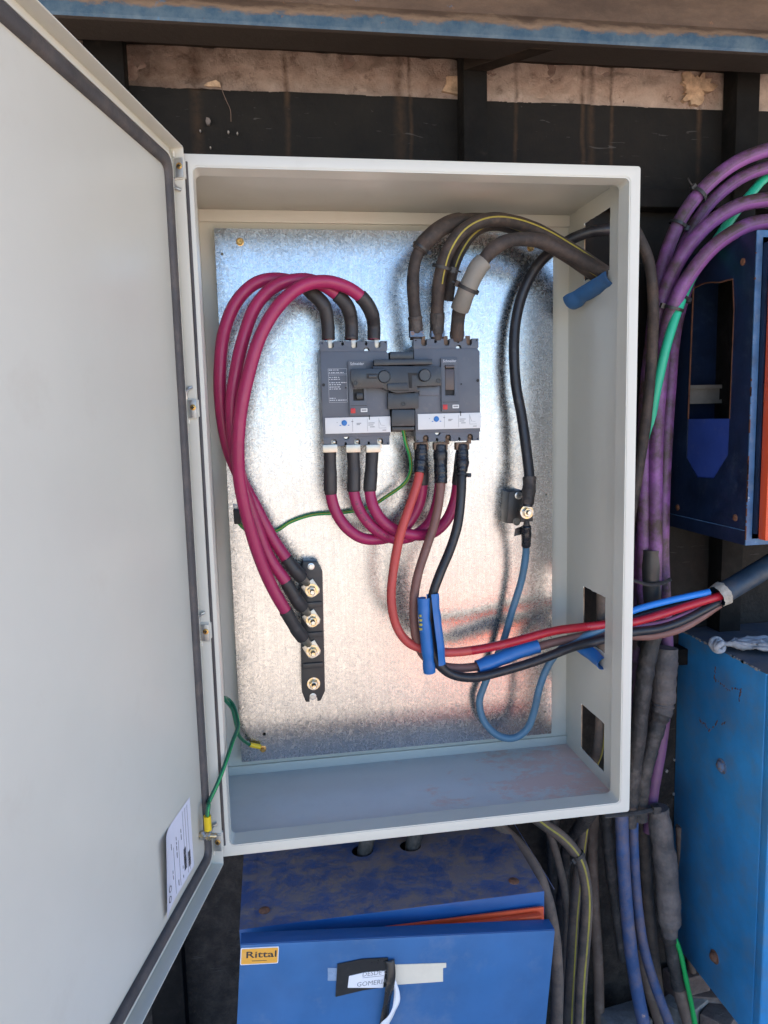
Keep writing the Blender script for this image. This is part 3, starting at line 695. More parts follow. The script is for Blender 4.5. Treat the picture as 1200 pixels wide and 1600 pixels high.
# hinges on the door return, brackets with a screw
def RP(wv, z, out):      # point on the inside face of the hinge-side return
    p = DP + DD * (0.0016 + out) + DN * wv; return Vector((p.x, p.y, z))
for (hy, flip) in ((262, -1), (638, 1), (986, 1), (1312, 1)):
    q = onp(300, hy, DP, DD); zc = q.z
    def HB(a, b, h): return RP(a, zc + b, h)
    hm = MB().prism([rrect(0.003, 0.0172, -0.014, 0.012, 0.002)], 0.0, 0.0022, HB)
    hg = hm.build('hinge', PT, dob, bevel=0.0006)
    MB().prism([rect(0.0065, 0.0168, -0.0125, 0.0105)], 0.0023, 0.0045, HB).build('hinge_clip', 'steel', hg, bevel=0.0005)
    MB().lathe(HB(0.0125, 0.001, 0.0045), DD, [(0, .0040), (0.0009, .0038), (0.0012, .0030)], 16).build('hinge_screw', 'brass', hg)
    cr = MB()
    cr.prism([rect(-0.0022, 0.0022, -0.0006, 0.0006)], 0.0017, 0.0019, lambda a, b, h: HB(0.0125 + a, 0.001 + b, 0.0040 + h))
    cr.prism([rect(-0.0006, 0.0006, -0.0022, 0.0022)], 0.0017, 0.00192, lambda a, b, h: HB(0.0125 + a, 0.001 + b, 0.0040 + h))
    cr.build('screw_slot', 'void', hg)
    hk = [HB(0.0035, flip * 0.012, 0.002), HB(0.0037, flip * 0.019, 0.004), HB(0.007, flip * 0.0245, 0.004), HB(0.0125, flip * 0.027, 0.003)]
    MB().tube(catmull(hk, 5), 0.0020, 8).build('hinge_hook', 'steel', hg)
    MB().tube([HB(0.0045, -flip * 0.013, 0.001), HB(0.0045, -flip * 0.02, 0.001)], 0.0015, 8).build('hinge_pin', PT, hg)
    # matching hinge leaf fixed to the box flange
    MB().box(-W2 + 0.001, -W2 + 0.008, -0.008, -0.0002, zc - 0.011, zc + 0.011).build('hinge_leaf', PT, enc, bevel=0.0008)
# sticker pocket on the door
st = [duz(*q) for q in ((295, 1247), (303, 1337), (253, 1437), (248, 1384))]
cu = (0.066 + 0.172) / 2; 
U0, U1, Z0, Z1 = 0.068, 0.172, -0.438, -0.342
NS = 14; sm = MB(); vs = []
for i in range(NS + 1):
    for j in range(5):
        u = U0 + (U1 - U0) * i / NS; z = Z0 + (Z1 - Z0) * j / 4
        lift = 0.0004 + 0.010 * max(0, (i / NS - 0.6) / 0.4) ** 2 * (0.5 + 0.12 * j)
        vs.append(DR(u, z, lift))
sm.add(vs, [(i * 5 + j, i * 5 + j + 1, (i + 1) * 5 + j + 1, (i + 1) * 5 + j) for i in range(NS) for j in range(4)])
stk = sm.build('rating_label', 'label_paper', dob)
def ST(a, b, h): return DR(U0 + 0.006 + b, Z0 + 0.004 + a, 0.0007 + h)     # print runs up the label
def print_bar(a0, a1, b0, b1, mt='print_grey'):
    return MB().prism([rect(a0, a1, b0, b1)], 0.0, 0.0001, ST)
pm = MB()
for (b, a0, a1) in ((0.006, 0.0, 0.088), (0.014, 0.0, 0.088), (0.022, 0.03, 0.088), (0.040, 0.0, 0.06), (0.056, 0.0, 0.06)):
    pm.prism([rect(a0, a1, b, b + 0.0006)], 0, 0.0001, ST)
pm.build('label_rules', 'print_grey', stk, smooth=False)
bc = MB()
for bb, a0, a1 in ((0.004, 0.006, 0.026), (0.018, 0.010, 0.038)):
    x = a0
    while x < a1:
        ww = random.choice((0.0005, 0.0009, 0.0013)); bc.prism([rect(x, x + ww, bb, bb + 0.008)], 0.0001, 0.0002, ST); x += ww + random.choice((0.0005, 0.0008))
bc.build('barcode', 'print_dark', stk, smooth=False)
rs = MB()
for b in (0.030, 0.046, 0.062):
    x = 0.004
    while x < 0.075:
        l = random.uniform(0.003, 0.009)
        if random.random() < 0.45: rs.prism([rect(x, x + l, b, b + 0.0012)], 0.0001, 0.0002, ST)
        x += l + 0.002
for cx_, cz_ in ((0.010, 0.082), (0.022, 0.080)):
    rs.prism([circ(cx_, cz_, 0.0040, 14), circ(cx_, cz_, 0.0030, 14)], 0.0030, 0.0031, ST)
rs.build('label_print', 'print_dark', stk, smooth=False)

# ================================================================== circuit breakers
BY = 0.1343      # depth of the breaker fronts
def keyhole(cx, cz): return [(cx - .0018, cz)] + [(cx + .0022 * math.cos(a), cz + .0022 * math.sin(a)) for a in [PI * 0.8 - k * PI * 0.3 for k in range(5)]] + [(cx + .0018, cz), (cx + 0.0011, cz - .004), (cx - 0.0011, cz - .004)]
def make_breaker(X, Z, label, left):
    br = thing('circuit_breaker', label, 'breaker', (X + 0.0525, PY, Z - 0.161), 'moulded case circuit breakers')
    def F(a, b, h): return (X + a, BY + h, Z - b)
    R = lambda a0, a1, b0, b1: rect(a0, a1, b0, b1)
    MB().prism([R(0.0008, 0.1042, 0.010, 0.151)], 0.016, PY - BY - 0.0005, F).build('case', 'breaker', br, bevel=0.001)
    # front cover, stepped
    MB().prism([[(0.0, .016), (.101, .016), (.105, .021), (.105, .146), (0.0, .146)]], 0.0035, 0.0165, F).build('cover', 'breaker', br, bevel=0.0012)
    win = R(0.0475, 0.0625, 0.042, 0.0885) if not left else R(0.0480, 0.0645, 0.0735, 0.0910)
    panel = MB().prism([rrect(0.0415, 0.0690, 0.031, 0.1135, 0.0012), win], -0.0012, 0.0034, F).build('handle_panel', 'breaker_lite', br, bevel=0.0006)
    MB().prism([win], 0.0025, 0.0033, F).build('handle_slot', 'void', br)
    tg = MB()
    if left: tg.prism([R(0.0525, 0.0620, 0.080, 0.0885)], -0.006, 0.0024, F)
    else: tg.prism([R(0.0480, 0.0620, 0.048, 0.0800)], -0.0010, 0.0024, F); tg.prism([R(0.0480, 0.0620, 0.0425, 0.0462)], -0.004, 0.0024, F)
    tg.build('toggle', 'toggle' if not left else 'black_plastic', br, bevel=0.0008)
    MB().prism([R(0.0432, 0.0505, 0.1025, 0.1100)], -0.0026, -0.0013, F).build('trip_button', 'red_plastic', br, bevel=0.0005)
    pt_ = MB().prism([rrect(0.0588, 0.0690, 0.1030, 0.1085, 0.0006)], -0.0022, -0.0013, F).build('type_tag', 'white_label', br)
    MB().prism([R(0.0602, 0.0676, 0.1045, 0.1068)], -0.0024, -0.0021, F).build('tag_print', 'print_grey', pt_)
    MB().prism([R(0.0432, 0.0686, 0.0983, 0.0990)], -0.0014, -0.0011, F).build('panel_seam', 'void', br)
    text('Schneider', 'maker_name', 'print_white', br, lambda a, b, h: F(0.0448 + a, 0.0375 - b, -0.0014), width=0.0210, height=0.0042, bold=0.01)
    # adjustment strip
    strip = MB().prism([R(0.0035, 0.1050, 0.1160, 0.1405)], 0.0002, 0.0034, F).build('setting_strip', 'white_label', br, bevel=0.0006)
    pr = MB()
    for a in (0.0455, 0.0685): pr.prism([R(a, a + 0.0004, 0.119, 0.138)], -0.0001, 0.0, F)
    for a0, a1, b in ((0.0215, 0.0225, 0.123), (0.044, 0.047, 0.122), (0.052, 0.059, 0.125), (0.052, 0.057, 0.127), (0.070, 0.080, 0.125), (0.070, 0.078, 0.128), (0.0725, 0.080, 0.131), (0.092, 0.098, 0.1365)):
        pr.prism([R(a0, a1, b, b + 0.0011)], -0.0001, 0.0, F)
    pr.prism([[(0.0865, 0.1185), (0.0869, 0.1185), (0.0869, 0.1335), (0.0980, 0.1335), (0.0980, 0.1339), (0.0865, 0.1339)]], -0.0001, 0.0, F)
    pr.prism([[(0.0875, 0.1215), (0.0900, 0.1290), (0.0960, 0.1300), (0.0960, 0.1303), (0.0896, 0.1293), (0.0871, 0.1217)]], -0.0001, 0.0, F)
    pr.build('strip_print', 'print_grey', strip, smooth=False)['kind'] = 'stuff'
    MB().lathe(F(0.0330, 0.1245, 0.0003), (0, -1, 0), [(0, .0044), (0.0012, .0042), (0.0016, .0036), (0.0016, .001)], 20).build('dial', 'print_blue', strip)
    MB().prism([R(0.0255, 0.0280, 0.1275, 0.1286)], -0.0002, 0.0, F).build('dial_scale', 'print_blue', strip)
    MB().prism([R(0.0382, 0.0407, 0.1275, 0.1286)], -0.0002, 0.0, F).build('dial_scale', 'print_blue', strip)
    MB().prism([R(0.0716, 0.0726, 0.1135, 0.1205)], -0.0006, 0.002, F).build('seal_notch', 'void', br)
    # terminal shields top and bottom: comb outline with slots at the three poles
    for top in (True, False):
        s = (lambda b: b) if top else (lambda b: 0.161 - b)
        o = [(0.0, s(0.020))]
        if top: o += [(0.0, s(0.001))]
        else: o += [(0.0015, s(0.001))]
        for c in (0.0165, 0.0525, 0.0885):
            hw = 0.0045
            o += [(c - hw, s(0.001)), (c - hw, s(0.0085)), (c - hw * 0.6, s(0.0115)), (c + hw * 0.6, s(0.0115)), (c + hw, s(0.0085)), (c + hw, s(0.001))]
        o += [(0.1035, s(0.001)), (0.1035, s(0.014)), (0.105 if not top else 0.1005, s(0.020))]
        hl = [[(a, s(0.161 - b) if not top else b) for a, b in keyhole(c, 0.0055 if top else 0.1580)] for c in (0.0345, 0.0705)]
        hl2 = [circ(c, s(0.0035), 0.0011, 8) for c in (0.0035, 0.1005)]
        cc = (0.0715, s(0.0150)) if top else (0.0360, s(0.0150))
        MB().prism([o] + hl + hl2 + [circ(cc[0], cc[1], 0.0044, 18)], 0.0045, 0.0150, F).build('terminal_shield', 'breaker', br, bevel=0.0007)
        MB().prism([R(0.002, 0.102, min(s(0.002), s(0.020)), max(s(0.002), s(0.020)))], 0.0155, 0.030, F).build('terminal_recess', 'void', br)
        MB().lathe(F(cc[0], cc[1], 0.012), (0, -1, 0), [(0, .0034), (0.0012, .0032), (0.0012, .001)], 14).build('cover_screw', 'steel', br)
        for c in (0.0165, 0.0525, 0.0885):
            MB().prism([R(c - 0.0036, c + 0.0036, min(s(-0.004), s(0.0110)), max(s(-0.004), s(0.0110)))], 0.0120, 0.0154, F).build('terminal_pad', 'tin' if left else 'old_lug', br, bevel=0.0005)
            if not top: MB().lathe(F(c + 0.001, s(0.0075), 0.0119), (0, -1, 0), [(0, .0030), (0.0030, .0028), (0.0034, .002)], 10).build('terminal_screw', 'tin' if left else 'old_lug', br)
    for a in (0.0035, 0.1015): MB().lathe(F(a, 0.066, 0.0032), (0, -1, 0), [(0, .0024), (0.0006, .0023)], 12).build('side_screw', 'void', br)
    for a in (0.0375, 0.0745): MB().lathe(F(a, 0.071, 0.0032), (0, -1, 0), [(0, .0013), (0.0005, .0012)], 10).build('pin_hole', 'void', br)
    if left:      # rating text block with its thin frame
        fm = MB().prism([R(0.0110, 0.0395, 0.0420, 0.0930), R(0.0113, 0.0392, 0.0423, 0.0927)], 0.0031, 0.0034, F)
        for b in (0.0495, 0.0515): fm.prism([R(0.0113, 0.0392, b, b + 0.0003)], 0.0031, 0.0034, F)
        fm.build('rating_frame', 'print_white', br, smooth=False)
        rt = MB(); rn = random.Random(4)
        for b, wd in ((0.0435, 0.0155), (0.0475, 0.0235), (0.0545, 0.0150), (0.0575, 0.0150), (0.0625, 0.0260), (0.0655, 0.0150), (0.0690, 0.0150), (0.0720, 0.0150), (0.0860, 0.0100), (0.0890, 0.0250)):
            a = 0.0122; e = 0.0122 + wd          # print too small to read: worn little dashes
            while a < e:
                l = rn.uniform(0.0012, 0.0034); rt.prism([R(a, min(a + l, 0.0388), b, b + 0.0012)], 0.0032, 0.0034, F); a += l + rn.choice((0.0007, 0.0016))
        rt.build('rating_text', 'print_white', br, smooth=False)
    return br
LX, LZ = -0.1315, 0.2563
RX_, RZ_ = at(647, 527, BY).x, at(647, 527, BY).z - 0.001
make_breaker(LX, LZ, 'left moulded case breaker wired with clean magenta cables', True)
make_breaker(RX_, RZ_, 'right moulded case breaker wired with dirty old cables', False)

# mechanical interlock bridging the two breakers
il = thing('interlock_mechanism', 'dark sliding interlock bridging the two grey breakers', 'interlock', tuple(at(628, 672, PY)))
def fpoly(pts, y0, y1, name, mt='interlock', parent=None, bevel=0.0008):
    return MB().prism([[(at(x, y, y0).x, at(x, y, y0).z) for x, y in pts]], y0, y1, XZ).build(name, mt, parent, bevel=bevel)
def zq(x, y): return (480 + x / 4, 500 + y / 4)
Zq = lambda L: [zq(*q) for q in L]
fpoly(Zq([(516, 205), (664, 205), (664, 700), (530, 700)]), BY + 0.030, PY - 0.001, 'spacer', 'interlock', il)
fpoly(Zq([(518, 198), (664, 198), (664, 245), (518, 245)]), BY + 0.004, BY + 0.031, 'upper_bridge', 'interlock', il)
fpoly(Zq([(418, 247), (782, 243), (784, 276), (418, 284)]), BY - 0.014, BY - 0.0015, 'top_rail', 'interlock', il)
fpoly(Zq([(505, 455), (697, 455), (697, 552), (505, 558)]), BY - 0.004, BY + 0.031, 'lower_bridge', 'interlock', il)
fpoly(Zq([(530, 560), (672, 560), (672, 662), (530, 664)]), BY - 0.006, BY + 0.031, 'foot_block', 'interlock', il)
fpoly(Zq([(530, 668), (670, 668), (668, 690), (532, 690)]), BY + 0.002, BY + 0.031, 'foot_edge', 'interlock', il)
bod = fpoly(Zq([(412, 288), (800, 288), (838, 292), (838, 410), (688, 414), (688, 440), (500, 440), (462, 420), (412, 420)]), BY - 0.0130, BY - 0.0012, 'body', 'interlock', il)
fpoly(Zq([(272, 305), (482, 302), (482, 408), (470, 425), (296, 425), (272, 370)]), BY - 0.0165, BY - 0.0128, 'slider', 'interlock', il)
fpoly(Zq([(630, 330), (690, 330), (690, 345), (655, 345), (655, 425), (640, 425)]), BY - 0.0140, BY - 0.0131, 'latch_groove', 'void', il, bevel=0)
fpoly(Zq([(372, 335), (440, 335), (440, 366), (372, 366)]), BY - 0.0174, BY - 0.0166, 'slider_slot', 'void', il, bevel=0)
fpoly(Zq([(384, 341), (436, 341), (436, 361), (384, 361)]), BY - 0.0190, BY - 0.0170, 'slot_key', 'interlock', il)
fpoly(Zq([(505, 440), (704, 424), (704, 446), (560, 458)]), BY - 0.012, BY - 0.0005, 'catch_plate', 'interlock', il)
fpoly(Zq([(500, 398), (628, 392), (636, 438), (506, 440)]), BY - 0.0165, BY - 0.0131, 'ridge', 'interlock', il)
for (x, y) in ((480, 355), (733, 346)):
    q = at(*zq(x, y), BY - 0.014); MB().lathe(q, (0, -1, 0), [(-0.002, .0098), (0.004, .0096), (0.0052, .0088), (0.0052, .0084), (0.0046, .0080), (0.0046, .001)], 26).build('knob', 'interlock', il)
for (x, y, y0) in ((301, 393, BY - 0.0166), (821, 380, BY - 0.0131), (601, 525, BY - 0.0041)):
    q = at(*zq(x, y), y0); MB().lathe(q, (0, -1, 0), [(-0.001, .0040), (0.0006, .0038), (0.0006, .0026), (0.0, .0022)], 16).build('screw', 'black_plastic', il)
fpoly(Zq([(700, 418), (826, 414), (826, 474), (700, 472)]), BY + 0.0008, BY + 0.003, 'side_plate', 'breaker', il)

# ================================================================== stud terminal blocks
TB = thing('terminal_block', 'black stud terminal block with four brass studs on the zinc plate', 'terminal block', tuple(at(489, 1095, PY)))
def TBx(L, y0, y1): return [(at(x, y, y0).x, at(x, y, y0).z) for x, y in L]
y0 = 0.192
MB().prism([TBx([(474, 877), (496, 878), (504, 893), (508, 1080), (501, 1095), (496, 1096), (496, 1090), (484, 1090), (484, 1097), (478, 1097), (472, 1082), (469, 893)], y0, PY)], y0, PY - 0.0002, XZ).build('base', 'black_plastic', TB, bevel=0.0012)
STUDS = [(487, 921), (488, 968), (488.5, 1016), (490, 1068)]
for k, (x, y) in enumerate(STUDS):
    c = at(x, y, y0)
    if k < 3: MB().prism([[(c.x - 0.017, c.z - 0.021), (c.x + 0.016, c.z - 0.021), (c.x + 0.016, c.z - 0.030), (c.x - 0.017, c.z - 0.030)]], y0 - 0.004, y0 + 0.001, XZ).build('barrier', 'black_plastic', TB, bevel=0.0008)
    st_ = MB().lathe(c + Vector((0, -0.006 if k < 3 else 0.0, 0)), (0, -1, 0), [(-0.004, .0040), (0.0165, .0040), (0.018, .0032)], 16).build('stud', 'yellow_zinc', TB)
    MB().lathe(c + Vector((0, -0.0052 if k < 3 else 0.0, 0)), (0, -1, 0), [(-0.0004, .0108), (0.0012, .0108), (0.0014, .006)], 28).build('washer', 'yellow_zinc', TB)
    m = MB(); hexnut(m, c + Vector((0, -0.0066 if k < 3 else -0.0014, 0)), (0, -1, 0), 0.0076, 0.0062); m.build('nut', 'yellow_zinc', TB)
for (x, y) in ((486, 885), (489, 1088)):
    c = at(x, y, y0); MB().lathe(c, (0, -1, 0), [(-0.0005, .0058), (0.0012, .0056), (0.0016, .0036), (0.0036, .0034), (0.0036, .001)], 18).build('fixing_bolt', 'steel', TB)

NB = thing('neutral_terminal', 'small black stud terminal at the right of the zinc plate', 'terminal block', tuple(at(808, 820, PY)))
y0n = 0.182
MB().prism([TBx([(796, 769), (818, 766), (826, 790), (826, 800), (812, 818), (792, 818)], y0n, PY)], y0n, PY - 0.0002, XZ).build('base', 'black_plastic', NB, bevel=0.0012)
for (x, y, mt) in ((810, 774, 'steel'), (807, 815, 'grey_split')):
    c = at(x, y, y0n); MB().lathe(c, (0, -1, 0), [(-0.001, .0066), (0.0016, .0066), (0.002, .0045), (0.0044, .0042), (0.0044, .001)], 18).build('fixing_bolt', mt, NB)
cN = at(823, 800, 0.150)
MB().lathe(cN, (0, -1, 0), [(-0.03, .0040), (0.012, .0040), (0.0135, .0032)], 16).build('stud', 'yellow_zinc', NB)
MB().lathe(cN, (0, -1, 0), [(-0.0006, .0112), (0.0012, .0112), (0.0014, .006)], 28).build('washer', 'yellow_zinc', NB)
m = MB(); hexnut(m, cN + Vector((0, -0.0015, 0)), (0, -1, 0), 0.0080, 0.0064); m.build('nut', 'yellow_zinc', NB)

# small black clip at the left edge of the plate
CLP = thing('earth_clip', 'small black earth terminal clip at the left plate edge', 'terminal', tuple(at(372, 820, PY)))
fpoly([(364, 797), (375, 797), (376, 819), (366, 819)], PY - 0.022, PY - 0.0002, 'body', 'black_plastic', CLP)
fpoly([(364, 789), (375, 789), (375, 796), (364, 796)], PY - 0.006, PY - 0.0002, 'bracket', 'steel', CLP, 0.0005)
MB().lathe(at(369, 792.5, PY - 0.006), (0, -1, 0), [(0, .0028), (0.001, .0026)], 12).build('screw', 'steel', CLP)

# ================================================================== wiring inside the enclosure
def lug_flat(name, barrel, c, r, material, parent, hole_n=(0, -1, 0), w=0.0125, th=0.004):
    """cable lug: round barrel into a square palm at c, palm facing -Y"""
    c = Vector(c); d = (c - barrel); d.y = 0; d.normalize(); s = Vector((d.z, 0, -d.x))
    o = [c + d * a + s * b for a, b in ((w * 0.95, -w * 0.62), (w * 0.95, w * 0.62), (w * 0.5, w), (-w * 1.25, w), (-w * 1.25, -w), (w * 0.5, -w))]
    mb = MB().prism([[(q.x, q.z) for q in o]], c.y, c.y + th, XZ)
    b2 = c - d * w * 1.1; b2.y += th / 2
    mb.tube([barrel, b2], [r, r * 0.75], 14)
    return mb.build(name, material, parent, bevel=0.0005)
# three long magenta feeders: breaker top -> stud block
TOPY = 0.150
FEED = [
    ([(513, 531, TOPY), (512, 505, TOPY), (507, 480, .146), (492, 462, .146), (465, 443, .150), (430, 436, .150), (397, 444, .146), (368, 474, .142), (350, 520, .138), (344, 575, .136), (345, 630, .138), (354, 690, .146), (370, 735, .156), (396, 785, .162), (424, 838, .166), (447, 872, .166), (463, 893, .168), (476, 907, .176)], 'first magenta cable looping outermost to the top stud of the block', (478, 452), (447, 871), (472, 901)),
    ([(549, 531, TOPY), (549, 505, TOPY), (543, 480, .140), (526, 460, .136), (500, 443, .134), (470, 437, .132), (432, 446, .128), (400, 478, .124), (380, 530, .120), (367, 590, .118), (362, 640, .119), (365, 690, .126), (376, 745, .140), (395, 805, .150), (418, 866, .156), (446, 908, .160), (464, 938, .166), (478, 955, .176)], 'middle magenta cable looping from breaker to the second stud of the block', (525, 460), (447, 909), (474, 948)),
    ([(584, 531, TOPY), (584, 508, TOPY), (580, 488, .138), (566, 466, .128), (540, 448, .120), (505, 440, .114), (468, 449, .108), (432, 482, .104), (405, 530, .100), (387, 590, .098), (376, 645, .098), (372, 700, .102), (375, 755, .112), (388, 815, .124), (405, 870, .136), (424, 915, .146), (446, 954, .154), (464, 984, .164), (479, 1003, .176)], 'front magenta cable arching over the others down to the third stud', (563, 464), (447, 956), (475, 998)),
]
for k, (pts, lab, q1, q2, q3) in enumerate(FEED):
    path = catmull(P(*pts), 6)
    t = thing('feeder_cable', lab, 'cable', tuple(path[-1]), 'magenta feeder cables')
    tube_obj('sheath', path[:near(path, q3)], 0.0096, 'magenta', t, 18, 0.03)
    sleeve('heat_shrink', path, (pts[0][0], 536), q1, 0.0104, 'shrink', t, 0.04, lumps=2)
    sleeve('heat_shrink', path, q2, q3, 0.0104, 'shrink', t, 0.04, lumps=2)
    c = at(*STUDS[k], y0) + Vector((0, -0.0048, 0))
    lug_flat('lug', path[near(path, q3)], c, 0.0075, 'tin', t, w=0.0118)
# three short magenta links between the breakers
LINK = [
    ([(515, 697, .147), (516, 735, .150), (517, 772, .152), (525, 800, .152), (542, 825, .150), (567, 841, .150), (596, 842, .154), (622, 833, .160), (642, 812, .164), (656, 784, .164), (660, 750, .160), (658, 697, .152)], 'leftmost magenta link cable curving under both breakers', (516, 707), (517, 770), (660, 755)),
    ([(551, 697, .147), (553, 735, .148), (553, 768, .148), (560, 793, .146), (574, 815, .144), (595, 833, .144), (620, 842, .148), (648, 836, .156), (670, 818, .164), (682, 790, .166), (688, 752, .160), (690, 697, .152)], 'middle magenta link cable with black print curving under the breakers', (552, 707), (553, 766), (688, 755)),
    ([(582, 697, .147), (580, 735, .146), (578, 768, .144), (584, 793, .140), (598, 814, .138), (620, 829, .138), (648, 836, .144), (675, 833, .154), (697, 814, .162), (710, 785, .166), (716, 750, .160), (722, 697, .152)], 'rightmost magenta link cable curving lowest in front of the others', (581, 707), (579, 766), (715, 755)),
]
for k, (pts, lab, qa, qb, qc) in enumerate(LINK):
    path = catmull(P(*pts), 6)
    t = thing('link_cable', lab, 'cable', tuple(path[len(path) // 2]), 'magenta link cables')
    tube_obj('sheath', path, 0.0090, 'magenta', t, 16)
    sleeve('heat_shrink', path, (qa[0], 690), qb, 0.0100, 'shrink', t, 0.03, lumps=2)
    sleeve('heat_shrink', path, qc, (pts[-1][0], 705), 0.0100, 'shrink', t, 0.04)
    cA = at(pts[0][0], 699, .146)
    MB().box(cA.x - 0.0112, cA.x + 0.0112, .1355, .149, cA.z - 0.0075, cA.z + 0.0045).build('lug', 'tin', t, bevel=0.0008)
    if k == 1:      # printed characters along the sheath
        i0, i1 = near(path, (556, 780)), near(path, (610, 840)); fr2 = frames(path); seg = path[i0:i1 + 1]
        pm = MB(); rn = random.Random(2)
        L = 0.0; tot = sum((seg[i + 1] - seg[i]).length for i in range(len(seg) - 1)); s_ = 0.0
        while s_ < tot * 0.97:
            acc = 0
            for i in range(len(seg) - 1):
                l = (seg[i + 1] - seg[i]).length
                if acc + l > s_: break
                acc += l
            p = seg[i].lerp(seg[i + 1], (s_ - acc) / l); tt = (seg[i + 1] - seg[i]).normalized()
            d = (CAM - p); d = (d - tt * d.dot(tt)).normalized(); sd = tt.cross(d)
            hgt = rn.uniform(0.0015, 0.0024)
            if rn.random() < 0.8:
                q = p + d * 0.00915
                if rn.random() < 0.6:
                    pm.add([q + sd * -hgt, q + sd * hgt, q + sd * hgt + tt * 0.0007, q + sd * -hgt + tt * 0.0007], [(0, 1, 2, 3)])
                else:
                    for e in (-hgt, hgt * 0.7): pm.add([q + sd * e, q + sd * (e + 0.0006), q + sd * (e + 0.0006) + tt * 0.002, q + sd * e + tt * 0.002], [(0, 1, 2, 3)])
            s_ += rn.choice((0.0016, 0.0022, 0.0036))
        pm.build('sheath_print', 'print_dark', t, smooth=False)
# earth wire from the breakers to the left clip
path = catmull(P((630, 672, .165), (634, 692, .165), (641, 715, .168), (641, 738, .172), (630, 757, .178), (605, 775, .190), (575, 793, .200), (535, 801, .206), (490, 804, .210), (455, 815, .211), (432, 829, .211), (405, 832, .209), (385, 828, .205), (372, 816, .203)), 6)
t = thing('earth_wire', 'green earth wire running from the breakers to the left clip', 'wire', tuple(path[-1]))
tube_obj('insulation', path, 0.0029, 'green_wire', t, 10); stripe('yellow_stripe', path, 0.0029, (0.2, -1, 0.3), 0.0007, 'yellow_line', t)

# old outgoing cables: red, brown, black, from the right breaker down and out through the middle cut-out
X3 = lambda L: [(600 + x / 3, 740 + y / 3, Y) for x, y, Y in L]
OUT = {}
OUT['red'] = [(658, 695, .142), (657, 720, .138)] + X3([(160, 30, .130), (128, 130, .124), (95, 225, .118), (68, 320, .114), (43, 460, .112), (34, 580, .112), (50, 690, .114), (92, 770, .116), (160, 815, .118), (290, 838, .120), (430, 826, .122), (600, 790, .125), (800, 737, .128), (1000, 712, .130)]) + [(955, 974, .130), (985, 973, .132), (1030, 961, .138), (1080, 945, .142), (1126, 931, .146)]
OUT['brown'] = [(688, 695, .142), (688, 722, .140)] + X3([(266, 30, .136), (258, 130, .132), (235, 240, .128), (198, 350, .124), (160, 470, .120), (141, 580, .118), (140, 690, .118), (158, 800, .122), (205, 870, .128), (300, 908, .132), (430, 905, .134), (560, 868, .136), (720, 812, .138), (900, 768, .138), (1010, 752, .138)]) + [(955, 987, .138), (985, 993, .140), (1022, 993, .142), (1063, 982, .146), (1098, 962, .150), (1124, 944, .152)]
OUT['black'] = [(722, 695, .142), (722, 720, .138)] + X3([(364, 20, .130), (360, 120, .126), (345, 240, .122), (312, 350, .118), (262, 470, .112), (228, 570, .108), (213, 680, .106), (222, 790, .106), (252, 885, .108), (320, 942, .110), (430, 955, .112), (560, 925, .114), (720, 876, .116), (880, 815, .118), (1000, 785, .120)]) + [(955, 996, .121), (987, 988, .124), (1030, 982, .130), (1070, 968, .138), (1122, 941, .148)]
LAB = {'red': 'faded red cable sagging from right breaker out through side cut-out', 'brown': 'brown cable between the red and black ones leaving the right breaker', 'black': 'black outgoing cable hanging from right breaker, rightmost of the three'}
RAD = {'red': 0.0072, 'brown': 0.0072, 'black': 0.0075}
OP = {}
for c in ('red', 'brown', 'black'):
    path = catmull(P(*OUT[c]), 6); OP[c] = path
    t = thing('outgoing_cable', LAB[c], 'cable', tuple(path[-1]), 'old outgoing cables')
    k = near(path, (735, 1018)) if c == 'red' else len(path) - 1
    if c == 'red':
        tube_obj('sheath', path[:k + 1], RAD[c], 'red_cable', t, 14, 0.05)
        s2 = tube_obj('sheath', path[k:], RAD[c] * 0.985, 'red_new', t, 14, 0.04)
    else: tube_obj('sheath', path, RAD[c], c + '_cable', t, 14, 0.05)
    e = {'red': 740, 'brown': 753, 'black': 735}[c]; x = {'red': 656, 'brown': 688, 'black': 721}[c]
    sleeve('tape_wrap', path, (x, 690), (x, e), 0.0104, 'tape', t, 0.16, 16, lumps=5)
    q = at(OUT[c][0][0], 697, .141)
    MB().box(q.x - 0.011, q.x + 0.011, .136, .150, q.z - 0.006, q.z + 0.006).build('lug', 'old_lug', t, bevel=0.0012)
zip_tie(OP['black'], (722, 742), 0.0082, None, 'tiny black cable tie on the black cable below right breaker', head_dir=(1, -0.1, 0))

# split blue hose pieces clipped round the cables
def split_hose(name, label, pts, r, material, open_dir, arc=1.65, group='split blue hose pieces', wob=0.14, parent=None, n=8):
    path = catmull(P(*pts), n); vs = []; K = 13; od = Vector(open_dir)
    for i, (p, (t, u, v)) in enumerate(zip(path, frames(path))):
        d = (od - t * od.dot(t)).normalized(); s = t.cross(d)
        q = 1 + wob * noise.noise(p * 60)
        for rr in (r, r - 0.0015):
            for k in range(K):
                a = PI * (1 - arc / 2) + PI * arc * k / (K - 1)
                vs.append(p + (d * math.cos(a) + s * math.sin(a)) * rr * q)
    n = len(path); fs = []; st2 = 2 * K
    for i in range(n - 1):
        for k in range(K - 1):
            fs.append((i * st2 + k, i * st2 + k + 1, (i + 1) * st2 + k + 1, (i + 1) * st2 + k))
            fs.append((i * st2 + K + k, (i + 1) * st2 + K + k, (i + 1) * st2 + K + k + 1, i * st2 + K + k + 1))
        for k in (0, K - 1): fs.append((i * st2 + k, (i + 1) * st2 + k, (i + 1) * st2 + K + k, i * st2 + K + k))
    for i in (0, n - 1):
        for k in range(K - 1): fs.append((i * st2 + k, i * st2 + K + k, i * st2 + K + k + 1, i * st2 + k + 1))
    o = MB().add(vs, fs).build(name, material, parent, sharp=60)
    return tag(o, label, 'hose', group) if label else o
